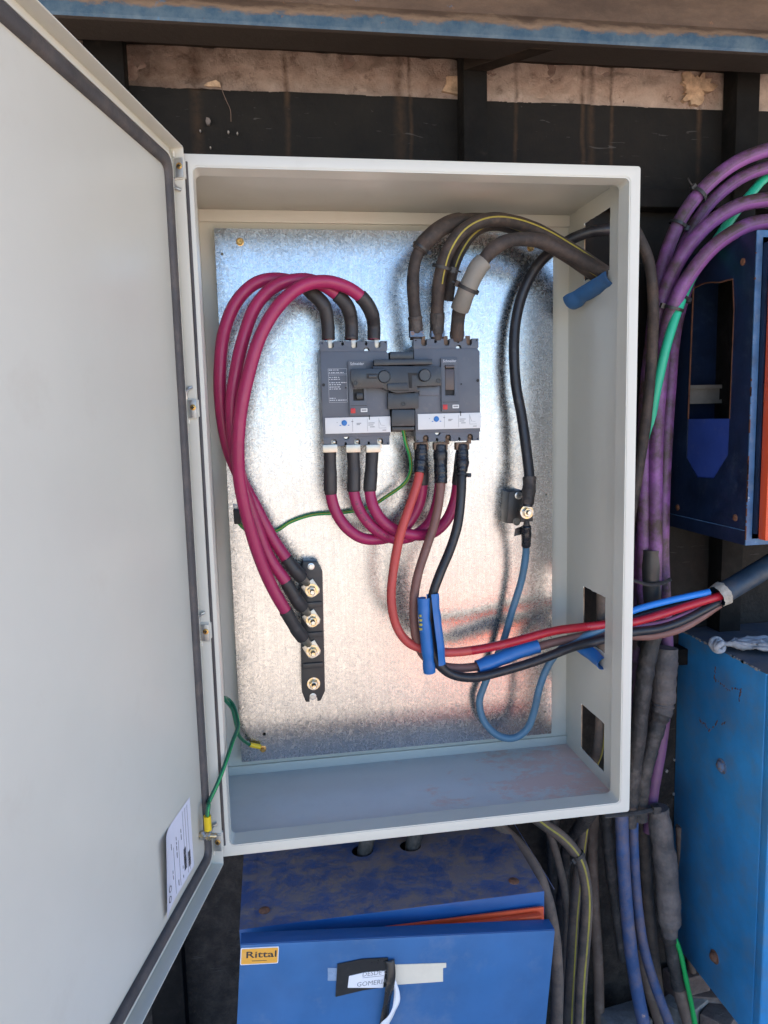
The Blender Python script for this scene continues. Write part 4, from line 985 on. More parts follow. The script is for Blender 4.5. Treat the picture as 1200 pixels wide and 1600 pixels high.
S1 = split_hose('hose_sleeve', 'blue split hose with yellow marks, left of the upright pair', [(662, 934, .100), (663, 965, .098), (667, 1005, .101), (671, 1050, .106)], 0.0098, 'blue_pvc', (0.8, 0.5, 0), 1.7)
S2 = split_hose('hose_sleeve', 'plain blue split hose on the black cable, right of the upright pair', [(676, 928, .101), (679, 960, .096), (684, 1000, .096), (687, 1036, .102)], 0.0096, 'blue_pvc', (-0.6, -0.3, -0.1), 1.55)
for yy in (962, 969, 976, 983):
    q = at(657.5, yy, .0915); mk = MB().box(q.x - 0.0022, q.x + 0.0022, q.y - 0.0012, q.y + 0.003, q.z - 0.0018, q.z + 0.0018).build('yellow_mark', 'yellow_line', S1)
q = at(664, 957, .0905); MB().box(q.x - 0.0015, q.x + 0.0015, q.y - 0.0004, q.y + 0.003, q.z - 0.010, q.z + 0.010).build('dark_mark', 'void', S1)
split_hose('hose_sleeve', 'blue split hose wrapped along the sagging brown cable', [(746, 1043, .131), (775, 1032, .133), (806, 1019, .135), (840, 1009, .136)], 0.0124, 'blue_pvc', (0.1, 1, -0.3), 1.85)
split_hose('hose_sleeve', 'blue split hose hooked on the middle cut-out edge', [(908, 1008, .150), (922, 1018, .128), (934, 1028, .106), (943, 1037, .088)], 0.0125, 'blue_pvc', (1, 0.2, 0.5), 1.25)
split_hose('hose_sleeve', 'dark blue split hose guarding the lower edge of the top cut-out', [(893, 468, .178), (912, 456, .150), (934, 443, .120), (960, 428, .082)], 0.0165, 'edge_hose', (-0.15, -0.2, 1), 1.25)

# blue-grey neutral loop and black neutral lead at the small terminal
path = catmull(P((823, 822, .152), (822, 850, .160), (821, 872, .168), (814, 910, .180), (800, 955, .190), (787, 1000, .196), (772, 1035, .200), (757, 1070, .200), (749, 1098, .198), (757, 1128, .190), (778, 1149, .180), (803, 1153, .172), (824, 1138, .166), (835, 1110, .160), (842, 1078, .152), (854, 1045, .145), (872, 1018, .140), (900, 1000, .136), (935, 985, .134), (960, 972, .138), (987, 955, .142), (1040, 940, .145), (1108, 925, .150)), 6)
t = thing('neutral_cable', 'dusty light blue cable hanging in a loop below the small terminal', 'cable', tuple(path[0]))
k = near(path, (945, 982))
tube_obj('sheath', path[:k + 1], 0.0062, 'neutral_blue', t, 12, 0.05); tube_obj('sheath', path[k:], 0.0058, 'bright_blue', t, 12)
sleeve('tape_wrap', path, (823, 822), (822, 853), 0.0078, 'tape', t, 0.14, lumps=3)
lug_flat('lug', path[0], at(823, 803, .151), 0.006, 'dust_tape', t, w=0.0105)
path = catmull(P((975, 335, .235), (968, 350, .175), (952, 358, .138), (920, 363, .150), (885, 378, .168), (848, 405, .180), (822, 445, .186), (808, 490, .188), (803, 540, .186), (806, 600, .182), (815, 650, .176), (822, 700, .168), (827, 745, .160), (826, 770, .154), (824, 792, .151)), 6)
t = thing('neutral_cable', 'black cable curving from the top cut-out down to the small terminal', 'cable', tuple(path[-1]))
tube_obj('sheath', path, 0.0088, 'black_cable', t, 14, 0.03)
sleeve('tape_wrap', path, (826, 742), (825, 790), 0.0108, 'dust_tape', t, 0.14, lumps=4)
fpoly([(805, 826), (816, 822), (816, 835), (803, 838)], .165, .1655, 'loose_tape_end', 'tape', t, 0)

# incoming rubber cables over the right breaker
IN = [
    ([(650, 531, .150), (649, 500, .146), (646, 465, .140), (646, 425, .132), (655, 392, .126), (678, 365, .122), (708, 348, .126), (750, 343, .140), (800, 350, .150), (850, 368, .152), (900, 395, .145), (945, 425, .132), (985, 452, .130)], 'left taped rubber cable bending over the right breaker', 0.0098),
    ([(683, 531, .148), (683, 500, .142), (684, 465, .134), (688, 430, .124), (700, 392, .116), (724, 360, .112), (760, 344, .114), (800, 346, .120), (845, 362, .126), (890, 388, .126), (935, 418, .118), (985, 452, .115)], 'rubber cable with yellow stripe arching highest over right breaker', 0.0105),
    ([(714, 531, .146), (715, 505, .136), (719, 480, .124), (731, 450, .110), (748, 418, .102), (770, 390, .098), (800, 375, .098), (840, 376, .102), (880, 392, .104), (920, 412, .104), (955, 432, .102), (990, 458, .105)], 'front dusty rubber cable with grey split hose above right breaker', 0.0108),
]
IP = []
for k, (pts, lab, r) in enumerate(IN):
    path = catmull(P(*pts), 6); IP.append(path)
    t = thing('incoming_cable', lab, 'cable', tuple(path[0]), 'old incoming rubber cables')
    tube_obj('sheath', path, r * 0.96, 'rubber_cable', t, 18, 0.10)
    if k == 0:
        sleeve('tape_wrap', path, (650, 523), (649, 492), r * 1.12, 'dust_tape', t, 0.08, lumps=1)
        sleeve('tape_wrap', path, (655, 395), (724, 346), r * 1.28, 'rubber_cable', t, 0.06)
        zip_tie(path, (658, 388), r * 1.3, t)
    if k == 1:
        sleeve('tape_wrap', path, (683, 523), (683, 490), r * 1.08, 'dust_tape', t, 0.08)
        stripe('yellow_stripe', path[near(path, (700, 445)):], r, (0.30, -1.0, 0.15), 0.0012, 'yellow_line', t)
        zip_tie(path, (690, 420), r * 1.35, t, tail=0.012, w=0.005)
    if k == 2:
        sleeve('tape_wrap', path, (714, 523), (719, 482), r * 0.98, 'dust_tape', t, 0.08)
        split_hose('split_hose', None, [(718, 484, .122), (729, 455, .108), (746, 420, .099), (756, 408, .097)], 0.0142, 'grey_split', (0.8, 0.9, -0.6), 1.8, parent=t, wob=0.08)
        zip_tie(path, (731, 452), 0.0166, t, w=0.0055, head_dir=(-1, -0.1, 0), tail=0.008)
    q = at(pts[0][0], 524, .146)
    MB().box(q.x - 0.0105, q.x + 0.0105, (.139), .152, q.z - 0.003, q.z + 0.006).build('lug', 'blue_bolt', t, bevel=0.0008)
path = catmull(P((700, 470, .150), (706, 430, .146), (718, 395, .142), (738, 366, .142), (765, 352, .146), (800, 357, .150), (845, 378, .150), (890, 405, .142), (930, 432, .134), (980, 465, .134)), 6)
t = thing('incoming_cable', 'rear rubber cable with yellow line hidden behind the striped one', 'cable', tuple(path[0]), 'old incoming rubber cables')
tube_obj('sheath', path, 0.0085, 'rubber_cable', t, 12, 0.05); stripe('yellow_stripe', path[8:], 0.0085, (0, -1, -0.25), 0.0012, 'yellow_line', t)

# door bonding wire
b0 = at(402, 1167, PY - 0.003)
la, lb = duz(312, 1300, 0.010)
dl = Vector(DR(0.040, -0.412, 0.012))
pathA = catmull([dl + Vector((0, 0, 0.026)), dl + Vector((0.002, 0.004, 0.040))] + P((327, 1252, -.03), (341, 1222, -.022), (353, 1190, -.008), (363, 1160, .02), (372, 1132, .07), (366, 1105, .11), (357, 1093, .12), (350, 1090, .10), (352, 1094, .10), (363, 1108, .13), (369, 1132, .15), (374, 1150, .185), (386, 1161, .207), (396, 1165, .213)), 6)
t = thing('bonding_wire', 'dark green bonding wire from the zinc plate to the door', 'wire', tuple(b0))
tube_obj('insulation', pathA, 0.0029, 'dark_green_wire', t, 10)
stripe('pale_stripe', pathA[:40], 0.0029, (0.3, -1, 0), 0.0006, 'green_wire', t)
MB().tube([at(391, 1163.5, .211), at(407, 1167, .214)], 0.0042, 12).build('terminal_sleeve', 'yellow_ring', t)
MB().tube([dl + Vector((0, 0, 0.028)), dl + Vector((0, 0, 0.008))], 0.0050, 12).build('terminal_sleeve', 'yellow_ring', t)
MB().lathe(at(411, 1170, PY), (0, -1, 0), [(-0.001, .0055), (0.002, .0055), (0.0022, .0042), (0.006, .004), (0.007, .003), (0.007, .001)], 16).build('ring_bolt', 'brass', t)
m = MB(); hexnut(m, dl - DN * 0.010, DN, 0.0062, 0.006); hexnut(m, dl - DN * 0.002, DN, 0.0062, 0.006)
m.lathe(dl - DN * 0.012, DN, [(0, .0036), (0.022, .0036), (0.024, .0028)], 12); m.build('door_stud', 'yellow_zinc', t)

# ================================================================== outside, right of the enclosure
# dark hose end with the torn tape wrap
path = catmull(P((1122, 931, .150), (1150, 915, .155), (1180, 897, .160), (1215, 875, .165), (1270, 840, .17), (1330, 800, .18)), 6)
t = thing('conduit_hose', 'dark blue black hose with torn end feeding the coloured wires', 'hose', tuple(path[0]))
tube_obj('hose', path, 0.0185, 'dark_blue_pvc', t, 20, 0.03, caps=False)
e = MB(); vs = []
for i in range(3):
    for k in range(28):
        a = 2 * PI * k / 28; tt, u, v = frames(path)[0]; rr = 0.0195 + 0.0016 * noise.noise(Vector((k * 0.9, i, 2))) + 0.001 * i
        vs.append(path[0] - tt * (0.004 + 0.003 * noise.noise(Vector((k * 0.7, i * 3, 9))) - 0.008 * i) + (u * math.cos(a) + v * math.sin(a)) * rr)
e.add(vs, [(i * 28 + k, i * 28 + (k + 1) % 28, (i + 1) * 28 + (k + 1) % 28, (i + 1) * 28 + k) for i in range(2) for k in range(28)])
e.build('torn_wrap', 'frayed', t, sharp=80)
tt = frames(path)[0][0]
MB().lathe(path[0] + tt * 0.012, tt, [(0, .0175), (0.004, .0175)], 20).build('hose_inside', 'void', t)
# second black and a dark violet wire in the bundle
for (pts, r, mt, nm, lab) in (
    ([(930, 985, .150), (985, 966, .150), (1035, 952, .152), (1085, 938, .154), (1122, 930, .156)], 0.0060, 'black_cable', 'outgoing_cable', 'thin black wire between the blue and red wires outside the enclosure'),
    ([(930, 992, .140), (985, 981, .136), (1035, 974, .138), (1085, 955, .146), (1124, 937, .152)], 0.0058, 'dusty_purple', 'outgoing_cable', 'dusty violet wire under the red wire outside the enclosure')):
    tag(tube_obj(nm, catmull(P(*pts), 6), r, mt, None, 12, 0.05), lab, 'cable', 'old outgoing cables')

# purple cables sweeping down beside the enclosure
PUR = [
    ([(1260, 220, .20), (1200, 234, .21), (1150, 254, .22), (1104, 290, .23), (1068, 335, .235), (1045, 385, .24), (1028, 450, .24), (1018, 540, .24), (1013, 640, .24), (1008, 760, .24), (1002, 860, .24), (999, 960, .24), (994, 1060, .24), (990, 1160, .24), (985, 1270, .24)], 0.0118, 'purple cable sweeping highest at the right, tied in two places'),
    ([(1260, 252, .21), (1200, 262, .22), (1155, 280, .23), (1112, 315, .245), (1080, 360, .255), (1055, 420, .26), (1035, 500, .265), (1028, 600, .265), (1022, 700, .262), (1018, 800, .26), (1016, 870, .26), (1014, 940, .26)], 0.0105, 'shaded purple cable just under the highest purple one'),
    ([(1270, 306, .15), (1200, 312, .16), (1155, 321, .17), (1110, 348, .185), (1072, 390, .195), (1045, 440, .205), (1026, 500, .21), (1014, 570, .212), (1008, 650, .212), (1006, 740, .212), (1006, 860, .212), (1006, 960, .215)], 0.0120, 'dusty purple cable, third from the top, passing behind the grey cable'),
    ([(1270, 342, .12), (1200, 346, .13), (1160, 356, .14), (1118, 383, .155), (1085, 420, .168), (1058, 465, .18), (1041, 520, .19), (1032, 590, .195), (1026, 680, .198), (1024, 780, .20), (1024, 870, .20), (1022, 940, .205)], 0.0120, 'pink purple cable in front of the navy box corner'),
    ([(1110, 388, .30), (1088, 420, .285), (1066, 470, .265), (1053, 530, .25), (1047, 600, .245), (1041, 690, .24), (1037, 780, .24), (1036, 870, .24), (1040, 960, .245), (1043, 1030, .25), (1040, 1100, .25), (1032, 1170, .25), (1020, 1240, .25), (1014, 1300, .25)], 0.0112, 'straight purple cable hanging beside the navy box'),
]
PP = []
for pts, r, lab in PUR:
    path = catmull(P(*pts), 6); PP.append(path)
    t = thing('purple_cable', lab, 'cable', tuple(path[-1]), 'purple cables')
    k = near(path, (1040, 960)) if 'straight' in lab else len(path) - 1
    tube_obj('sheath', path[:k + 1], r, 'purple', t, 16, 0.02)
    if k < len(path) - 1: tube_obj('sheath', path[k:], r, 'dusty_purple', t, 16, 0.03)
path = catmull(P((1260, 240, .25), (1200, 276, .245), (1180, 295, .24), (1140, 345, .225), (1100, 405, .205), (1078, 440, .19), (1060, 482, .178), (1043, 535, .176), (1031, 585, .180), (1022, 630, .19), (1016, 680, .205), (1010, 740, .235), (1006, 800, .26)), 6)
tag(tube_obj('green_cable', path, 0.0078, 'mint_wire', None, 14), 'mint green cable running down among the purple cables', 'cable')
GP = path
zip_tie(GP, (1065, 470), 0.0088, None, 'black cable tie on the green cable, upper of two near the navy box', w=0.005)
i = near(PP[3], (1052, 480)); 
zip_tie(PP[3], (1052, 482), 0.0168, None, 'black cable tie binding green and purple cables, lower of two', w=0.005, head_dir=(-1, 0, 0))
zip_tie(PP[0], (1090, 305), 0.0150, None, 'black cable tie round the two highest purple cables', w=0.006, tail=0.02, head_dir=(0, -0.3, 1))
zip_tie(PP[0], (1058, 352), 0.0140, None, 'black cable tie low on the highest purple cable in shadow', w=0.005)
path = catmull(P((985, 345, .17), (1000, 375, .172), (1014, 410, .174), (1020, 460, .176), (1020, 520, .178), (1016, 590, .18), (1009, 660, .182), (1000, 720, .185), (990, 780, .19), (978, 850, .2)), 6)
tag(tube_obj('grey_cable', path, 0.0090, 'rubber_cable', None, 14, 0.06), 'dusty dark grey cable bowing beside the enclosure edge', 'cable')
# black sleeve round the purple pair, and its tie
path = catmull(P((1018, 858, .205), (1017, 900, .206), (1017, 945, .21), (1015, 985, .215), (1012, 1010, .218)), 6)
t = thing('bundle_sleeve', 'black plastic sleeve round the purple cable pair', 'sleeve', tuple(path[-1]))
tube_obj('sleeve', path, 0.0182, 'black_plastic', t, 18, 0.05)
tb = catmull(P((985, 905, .185), (1000, 910, .183), (1017, 914, .182), (1035, 911, .184), (1048, 905, .19)), 5)
MB().tube(tb, 0.0036, 8, flat=0.5).build('tie_band', 'dust_tape', t)

# lower, dirty taped bundle beside the bright blue box
LOW = [
    ('taped_cable', 'dark taped cable slanting down beside the enclosure corner', [(1022, 985, .20), (1012, 1030, .20), (1003, 1090, .198), (997, 1150, .196), (990, 1210, .196), (984, 1290, .20)], [.0150, .0150, .0150, .0140, .0135, .0130], 'dust_tape', 0.10),
    ('taped_cable', 'grey sleeved cable bulging then narrowing beside the bright blue box', [(1041, 1012, .215), (1039, 1050, .212), (1037, 1090, .210), (1035, 1108, .208), (1028, 1130, .205), (1018, 1165, .20), (1008, 1205, .196), (1003, 1240, .196), (1000, 1280, .20)], [.0205, .0208, .0200, .0185, .0150, .0138, .0132, .0126, .0124], 'grey_sleeve', 0.07),
    ('taped_cable', 'thick grey tape splice tapering to a brown hose at the bottom', [(1028, 1262, .215), (1033, 1300, .212), (1040, 1350, .208), (1044, 1400, .206), (1046, 1432, .206), (1046, 1452, .206), (1048, 1475, .206), (1054, 1510, .206), (1060, 1540, .206), (1070, 1575, .20), (1090, 1640, .19), (1110, 1700, .18)], [.0190, .0205, .0208, .0212, .0215, .0160, .0128, .0126, .0130, .0128, .0128, .0128], 'grey_sleeve', 0.06),
    ('blue_hose', 'scuffed blue hose, left of the pair below the enclosure corner', [(971, 1262, .185), (972, 1300, .182), (974, 1350, .178), (979, 1420, .17), (985, 1480, .16), (994, 1540, .15), (1008, 1610, .14), (1030, 1700, .13)], .0118, 'worn_blue_hose', 0.05),
    ('blue_hose', 'thinner scuffed blue hose, right of the pair and turning brown', [(990, 1262, .20), (990, 1320, .20), (995, 1400, .195), (1004, 1470, .185), (1020, 1530, .175), (1046, 1600, .16), (1075, 1680, .15)], .0092, 'worn_blue_hose', 0.05),
    ('blue_hose', 'brown hose crossing low behind the scuffed blue hoses', [(1000, 1480, .23), (1012, 1540, .22), (1030, 1600, .21), (1050, 1660, .2)], .0090, 'brown_hose', 0.05),
    ('taped_cable', 'slim black taped cable left of the scuffed blue hoses', [(946, 1262, .25), (950, 1320, .25), (956, 1380, .25), (962, 1430, .25), (972, 1500, .25)], [.0100, .0105, .0095, .0085, .0075], 'dust_tape', 0.18),
]
for nm, lab, pts, r, mt, wob in LOW:
    pp = P(*pts)
    path = catmull(pp, 12)
    if isinstance(r, list):
        rr = [v.x * (1 + 0.10 * noise.noise(Vector((i_ * 0.33, len(r), 0))) + 0.05 * (math.floor(i_ / 7) % 2)) for i_, v in enumerate(catmull([Vector((q, 0, 0)) for q in r], 12))]
    else: rr = [r] * len(path)
    if 'splice' in lab:
        t = thing(nm, lab, 'cable', tuple(path[-1]), 'taped cables')
        a, b = near(path, (1047, 1460)), near(path, (1060, 1542))
        tube_obj('splice', path[:a + 1], rr[:a + 1], mt, t, 18, wob); tube_obj('tape_wrap', path[a:b + 1], rr[a:b + 1], 'dust_tape', t, 16, 0.1); tube_obj('hose', path[b:], rr[b:], 'brown_hose', t, 16, wob)
    elif 'bulging' in lab:
        t = thing(nm, lab, 'cable', tuple(path[-1]), 'taped cables')
        a = near(path, (1033, 1115))
        tube_obj('sleeve', path[:a + 1], rr[:a + 1], mt, t, 18, wob); tube_obj('tape_wrap', path[a:], rr[a:], 'dust_tape', t, 16, 0.1)
        MB().tube(path[near(path, (1016, 1170)):near(path, (1016, 1170)) + 2], 0.0146, 14).build('tape_ridge', 'dust_tape', t)
    else:
        tag(tube_obj(nm, path, rr, mt, None, 16, wob), lab, 'hose' if 'hose' in nm else 'cable', 'blue hoses' if 'hose' in nm else 'taped cables')
path = catmull(P((1050, 1455, .20), (1062, 1485, .195), (1072, 1530, .19), (1082, 1578, .185), (1092, 1640, .18)), 6)
tag(tube_obj('green_wire', path, 0.0046, 'green_wire', None, 10, 0.2), 'frayed green wire beside the brown hose at bottom right', 'wire')
zb_ = catmull(P((945, 1275, .158), (965, 1273, .156), (990, 1271, .165), (1012, 1267, .172), (1032, 1263, .18)), 6)
t = tag(MB().tube(zb_, 0.0042, 8, flat=0.45).build('cable_strap', 'dust_tape'), 'dusty plastic strap holding the bundle under the enclosure corner', 'strap')
q = zb_[-3]; MB().box(q.x - 0.008, q.x + 0.006, q.y - 0.006, q.y + 0.006, q.z - 0.007, q.z + 0.007).build('buckle', 'dust_tape', t, bevel=0.001)

# cables below and behind the enclosure, by the blue cabinet
UND = [
    ('grey_cable', 'thick dusty grey cable curving round the blue cabinet corner', [(752, 1265, .24), (785, 1296, .20), (815, 1325, .17), (838, 1360, .14), (855, 1405, .12), (865, 1455, .11), (870, 1510, .105), (871, 1560, .10), (868, 1640, .10)], .0105, 'grey_hose', False),
    ('striped_cable', 'dusty cable with yellow stripe bending out below the enclosure', [(815, 1262, .23), (850, 1288, .20), (882, 1312, .18), (905, 1342, .17), (915, 1380, .165), (917, 1420, .165), (913, 1480, .165), (908, 1540, .165), (904, 1640, .165)], .0105, 'grey_hose', True),
    ('striped_cable', 'straight dusty cable with yellow line behind the bent striped one', [(913, 1250, .24), (910, 1310, .235), (903, 1370, .225), (897, 1430, .215), (893, 1500, .21), (889, 1570, .205), (887, 1640, .20)], .0100, 'grey_hose', True),
    ('grey_cable', 'dark flat cable hanging behind the yellow striped cables', [(892, 1255, .28), (886, 1330, .275), (878, 1420, .27), (876, 1500, .26), (878, 1640, .25)], .0130, 'dust_tape', False),
    ('grey_cable', 'dusty brown cable hanging straight left of the slim black one', [(928, 1255, .29), (926, 1330, .285), (929, 1420, .28), (934, 1500, .275), (938, 1640, .27)], .0105, 'brown_hose', False),
    ('grey_cable', 'thin dusty cable close beside the cabinet corner hose', [(850, 1275, .26), (872, 1345, .235), (886, 1420, .225), (884, 1510, .22), (880, 1640, .215)], .0075, 'grey_hose', False),
    ('grey_cable', 'dusty grey cable low between the blue hoses and the splice', [(1004, 1268, .27), (1008, 1340, .27), (1014, 1420, .265), (1022, 1500, .26), (1040, 1640, .25)], .0110, 'grey_hose', False),
    ('grey_cable', 'brown dusty cable low beside the tape splice and blue box', [(1062, 1290, .31), (1066, 1380, .31), (1072, 1450, .305), (1082, 1520, .30), (1100, 1640, .29)], .0080, 'brown_hose', False),
    ('grey_cable', 'sooty cable in the shadow under the enclosure middle', [(868, 1262, .28), (862, 1320, .28), (868, 1400, .285), (880, 1480, .29)], .0110, 'dust_tape', False),
]
for nm, lab, pts, r, mt, st_ in UND:
    pp_ = P(*pts)
    if 'straight dusty' in lab: pp_ = [Vector(v) for v in ((.345, .175, .30), (.340, .168, .05), (.338, .160, -.20), (.337, .160, -.42), (.336, .19, -.50))] + pp_[1:]
    if 'hanging behind' in lab: pp_ = [Vector(v) for v in ((.362, .20, .10), (.358, .185, -.20), (.352, .160, -.34), (.346, .125, -.46), (.340, .18, -.56))] + pp_[1:]
    path = catmull(pp_, 6)
    if st_:
        t = thing(nm, lab, 'cable', tuple(path[-1]), 'cables below the enclosure'); tube_obj('sheath', path, r, mt, t, 14, 0.05)
        stripe('yellow_stripe', path, r, (0.05 if 'bending' in lab else 0.25, -1, 0.25), 0.0016, 'yellow_line', t)
        if 'bending' in lab: zip_tie(path, (910, 1335), r * 1.1, t, w=0.006, material='dust_tape', head_dir=(-1, -0.5, 0), tail=0.01)
    else: tag(tube_obj(nm, path, r, mt, None, 14, 0.06), lab, 'cable', 'cables below the enclosure')

# ---- navy box, upper right, with a rough opening sawn in its side
UX, UF, UZ0, UZ1 = 0.557, 0.0985, -0.0865, 0.416
ub = thing('junction_box', 'worn navy steel box with a hole sawn in its side', 'box', (UX + 0.15, WY, UZ0))
hole = [(0.148, 0.30), (0.150, 0.122), (0.151, 0.061), (0.190, 0.018), (0.242, 0.016), (0.278, 0.050), (0.277, 0.122), (0.271, 0.357), (0.235, 0.360), (0.19, 0.353), (0.154, 0.352)]
MB().prism([rect(UF, WY - 0.004, UZ0, UZ1), hole], UX, UX + 0.0018, YZ).build('side_panel', 'box_navy', ub, smooth=False)
MB().box(UX + 0.002, UX + 0.32, UF + 0.002, WY - 0.004, UZ1 - 0.002, UZ1).build('top_panel', 'box_navy', ub)
MB().box(UX + 0.002, UX + 0.32, UF + 0.002, WY - 0.004, UZ0, UZ0 + 0.002).build('bottom_panel', 'box_navy', ub)
MB().box(UX + 0.002, UX + 0.32, WY - 0.006, WY - 0.004, UZ0 + 0.002, UZ1 - 0.002).build('back_panel', 'box_navy', ub)
MB().box(UX + 0.318, UX + 0.32, UF + 0.002, WY - 0.006, UZ0 + 0.002, UZ1 - 0.002).build('far_panel', 'box_navy', ub)
MB().prism([rect(UX, UX + 0.32, UZ0, UZ1), rect(UX + 0.011, UX + 0.309, UZ0 + 0.011, UZ1 - 0.011)], UF - 0.003, UF - 0.0002, XZ).build('front_flange', 'box_edge', ub, bevel=0.001)
MB().box(UX + 0.012, UX + 0.015, UF - 0.012, UF + 0.004, UZ0 + 0.02, UZ1 - 0.02).build('gutter', 'box_navy', ub)
MB().box(UX + 0.014, UX + 0.315, UF - 0.032, UF - 0.014, UZ0 + 0.012, UZ1 - 0.012).build('orange_door', 'orange_panel', ub, bevel=0.002)
MB().prism([[(0.1495, 0.122), (0.1495, 0.060), (0.189, 0.0165), (0.243, 0.0145), (0.280, 0.0495), (0.279, 0.122)]], UX + 0.0030, UX + 0.0048, YZ).build('cover_flap', 'box_flap', ub, smooth=False)
MB().box(UX + 0.004, UX + 0.31, WY - 0.028, WY - 0.020, 0.150, 0.157).build('rail_lip', 'rail', ub)
MB().box(UX + 0.004, UX + 0.31, WY - 0.020, WY - 0.018, 0.157, 0.178).build('rail_web', 'rail', ub)
MB().box(UX + 0.004, UX + 0.31, WY - 0.028, WY - 0.020, 0.178, 0.185).build('rail_lip', 'rail', ub)
MB().box(UX - 0.0012, UX - 0.0001, UF + 0.001, WY - 0.005, -0.0625, -0.0612).build('seam', 'box_edge', ub)
rm = mat('rust_edge', (0.13, 0.050, 0.025), 0.85, var=0.4, vscale=90, bump=0.001, bscale=200)
hm = MB()
for (a, b), (c, d) in zip(hole, hole[1:] + hole[:1]):
    if max(b, d) <= 0.13: continue
    hm.tube([Vector((UX + 0.0009, a, b)), Vector((UX + 0.0009, (a + c) / 2, (b + d) / 2 + 0.0007)), Vector((UX + 0.0009, c, d))], 0.0016, 6)
hm.build('rusty_rim', rm, ub)
for (x, y) in ((1161, 409), (1149, 809), (1059, 793)):
    q = atX(x, y, UX); MB().lathe(q, (-1, 0, 0), [(-0.001, .0062), (0.0012, .0058), (0.002, .004)], 16).build('rivet', 'rust_bolt', ub)
em = MB()
for k in range(34):
    z = UZ0 + (UZ1 - UZ0) * random.random() * (0.96 if k > 14 else 0.3); hh = random.choice((0.0015, 0.003, 0.004, 0.012, 0.022))
    em.box(UX - 0.0006, UX + 0.0006, UF - 0.0034, UF - 0.002 + random.random() * 0.0022, z, z + hh * random.uniform(0.5, 1.2))
e_ = em.build('chipped_edge', rm, ub); e_['kind'] = 'stuff'

# ---- bright blue box, lower right
BX, BF, BZ0, BZ1 = 0.582, 0.066, -0.972, -0.296
bb = thing('bright_blue_box', 'scratched bright blue steel box with a dusty top', 'box', (BX + 0.18, WY, BZ0))
MB().box(BX, BX + 0.38, BF, WY - 0.003, BZ0, BZ1 - 0.002).build('body', 'box_bright', bb, bevel=0.002)
MB().box(BX - 0.001, BX + 0.381, BF - 0.004, WY - 0.003, BZ1 - 0.0018, BZ1).build('lid', 'box_bright_top', bb, bevel=0.0006)
MB().box(BX + 0.001, BX + 0.026, BF - 0.020, BF - 0.0005, BZ0, BZ1 - 0.004).build('front_edge', 'box_bright', bb, bevel=0.004, bseg=3)
MB().box(BX + 0.028, BX + 0.37, BF - 0.016, BF - 0.001, BZ0 + 0.01, BZ1 - 0.012).build('front_panel', 'rust_bolt', bb, bevel=0.002)
for (x, y, mt, r) in ((1128, 1197, 'blue_bolt', .0105), (1117, 1495, 'rust_bolt', .0095)):
    q = atX(x, y, BX); w_ = MB().lathe(q, (-1, 0, 0), [(-0.001, r * 1.35), (0.0014, r * 1.35), (0.0018, r), (0.0018, r * .5)], 22).build('bolt_washer', mt, bb)
    m = MB(); m.lathe(q + Vector((-0.0018, 0, 0)), (-1, 0, 0), [(0, r * .95), (0.004, r * .9), (0.0065, r * .6), (0.007, r * .3)], 16); m.build('bolt', mt, w_)
sc = MB(); rn = random.Random(11)
for (L_) in ([(1118, 1043), (1117, 1058), (1119, 1066)], [(1119, 1062), (1135, 1075), (1142, 1080)], [(1145, 1076), (1158, 1077), (1156, 1088), (1154, 1097)], [(1092, 1122), (1098, 1130), (1103, 1131)], [(1103, 1133), (1108, 1143), (1118, 1132), (1121, 1124)], [(1128, 1132), (1136, 1126)]):
    for (a, b), (c, d) in zip(L_, L_[1:]):
        for k in range(5):
            p = atX(a + (c - a) * k / 5 + rn.uniform(-.8, .8), b + (d - b) * k / 5 + rn.uniform(-.8, .8), BX); s_ = rn.uniform(0.0004, 0.0013)
            sc.box(BX - 0.0005, BX + 0.0005, p.y - s_, p.y + s_, p.z - s_ * 1.6, p.z + s_ * 1.6)
o = sc.build('paint_scratch', rm, bb); o['kind'] = 'stuff'
q0 = [atX(x, y, BX) for x, y in ((1062, 985), (1085, 1000), (1108, 1010), (1135, 1024), (1165, 1038), (1195, 1050))]
ch = MB()
for k in range(40):
    yy = BF + 0.003 + (WY - BF - 0.008) * random.random() ** 0.8; s_ = random.uniform(0.001, 0.0035)
    ch.box(BX - 0.0014, BX + 0.0005, yy - s_, yy + s_, BZ1 - 0.0012 - s_ * random.uniform(0.3, 1.2), BZ1 + 0.0004)
o = ch.build('chipped_edge', 'rubble', bb); o['kind'] = 'stuff'

# knotted cloth strip lying on that box
kt = thing('knotted_rag', 'grey knotted rag lying on the bright blue box', 'rag', tuple(at(1125, 985, .2)))
kc = at(1122, 972, .18); kc.z = BZ1 + 0.013
for k, (ax, az, tilt) in enumerate(((0.012, 0.009, 0.2), (0.010, 0.008, 1.3), (0.009, 0.010, 2.3))):
    lp_ = [kc + Vector((ax * math.cos(a), -0.003 * k + 0.008 * math.sin(a + tilt), az * math.sin(a) * math.cos(tilt * 0.4))) for a in [2 * PI * i / 10 for i in range(11)]]
    tube_obj('knot', catmull(lp_, 4), [0.0052 * (1 + 0.25 * noise.noise(Vector((i * 0.6, k, 2)))) for i in range(41)], 'cloth', kt, 10, 0.35)
rb = MB(); vs = []; NJ = 25
tl = catmull([kc + Vector((0.006, -0.002, 0.002)), kc + Vector((0.030, -0.006, 0.004)), kc + Vector((0.055, -0.016, 0.006)), kc + Vector((0.09, -0.024, 0.004)), kc + Vector((0.14, -0.034, 0.004)), kc + Vector((0.21, -0.045, 0.002))], 8)
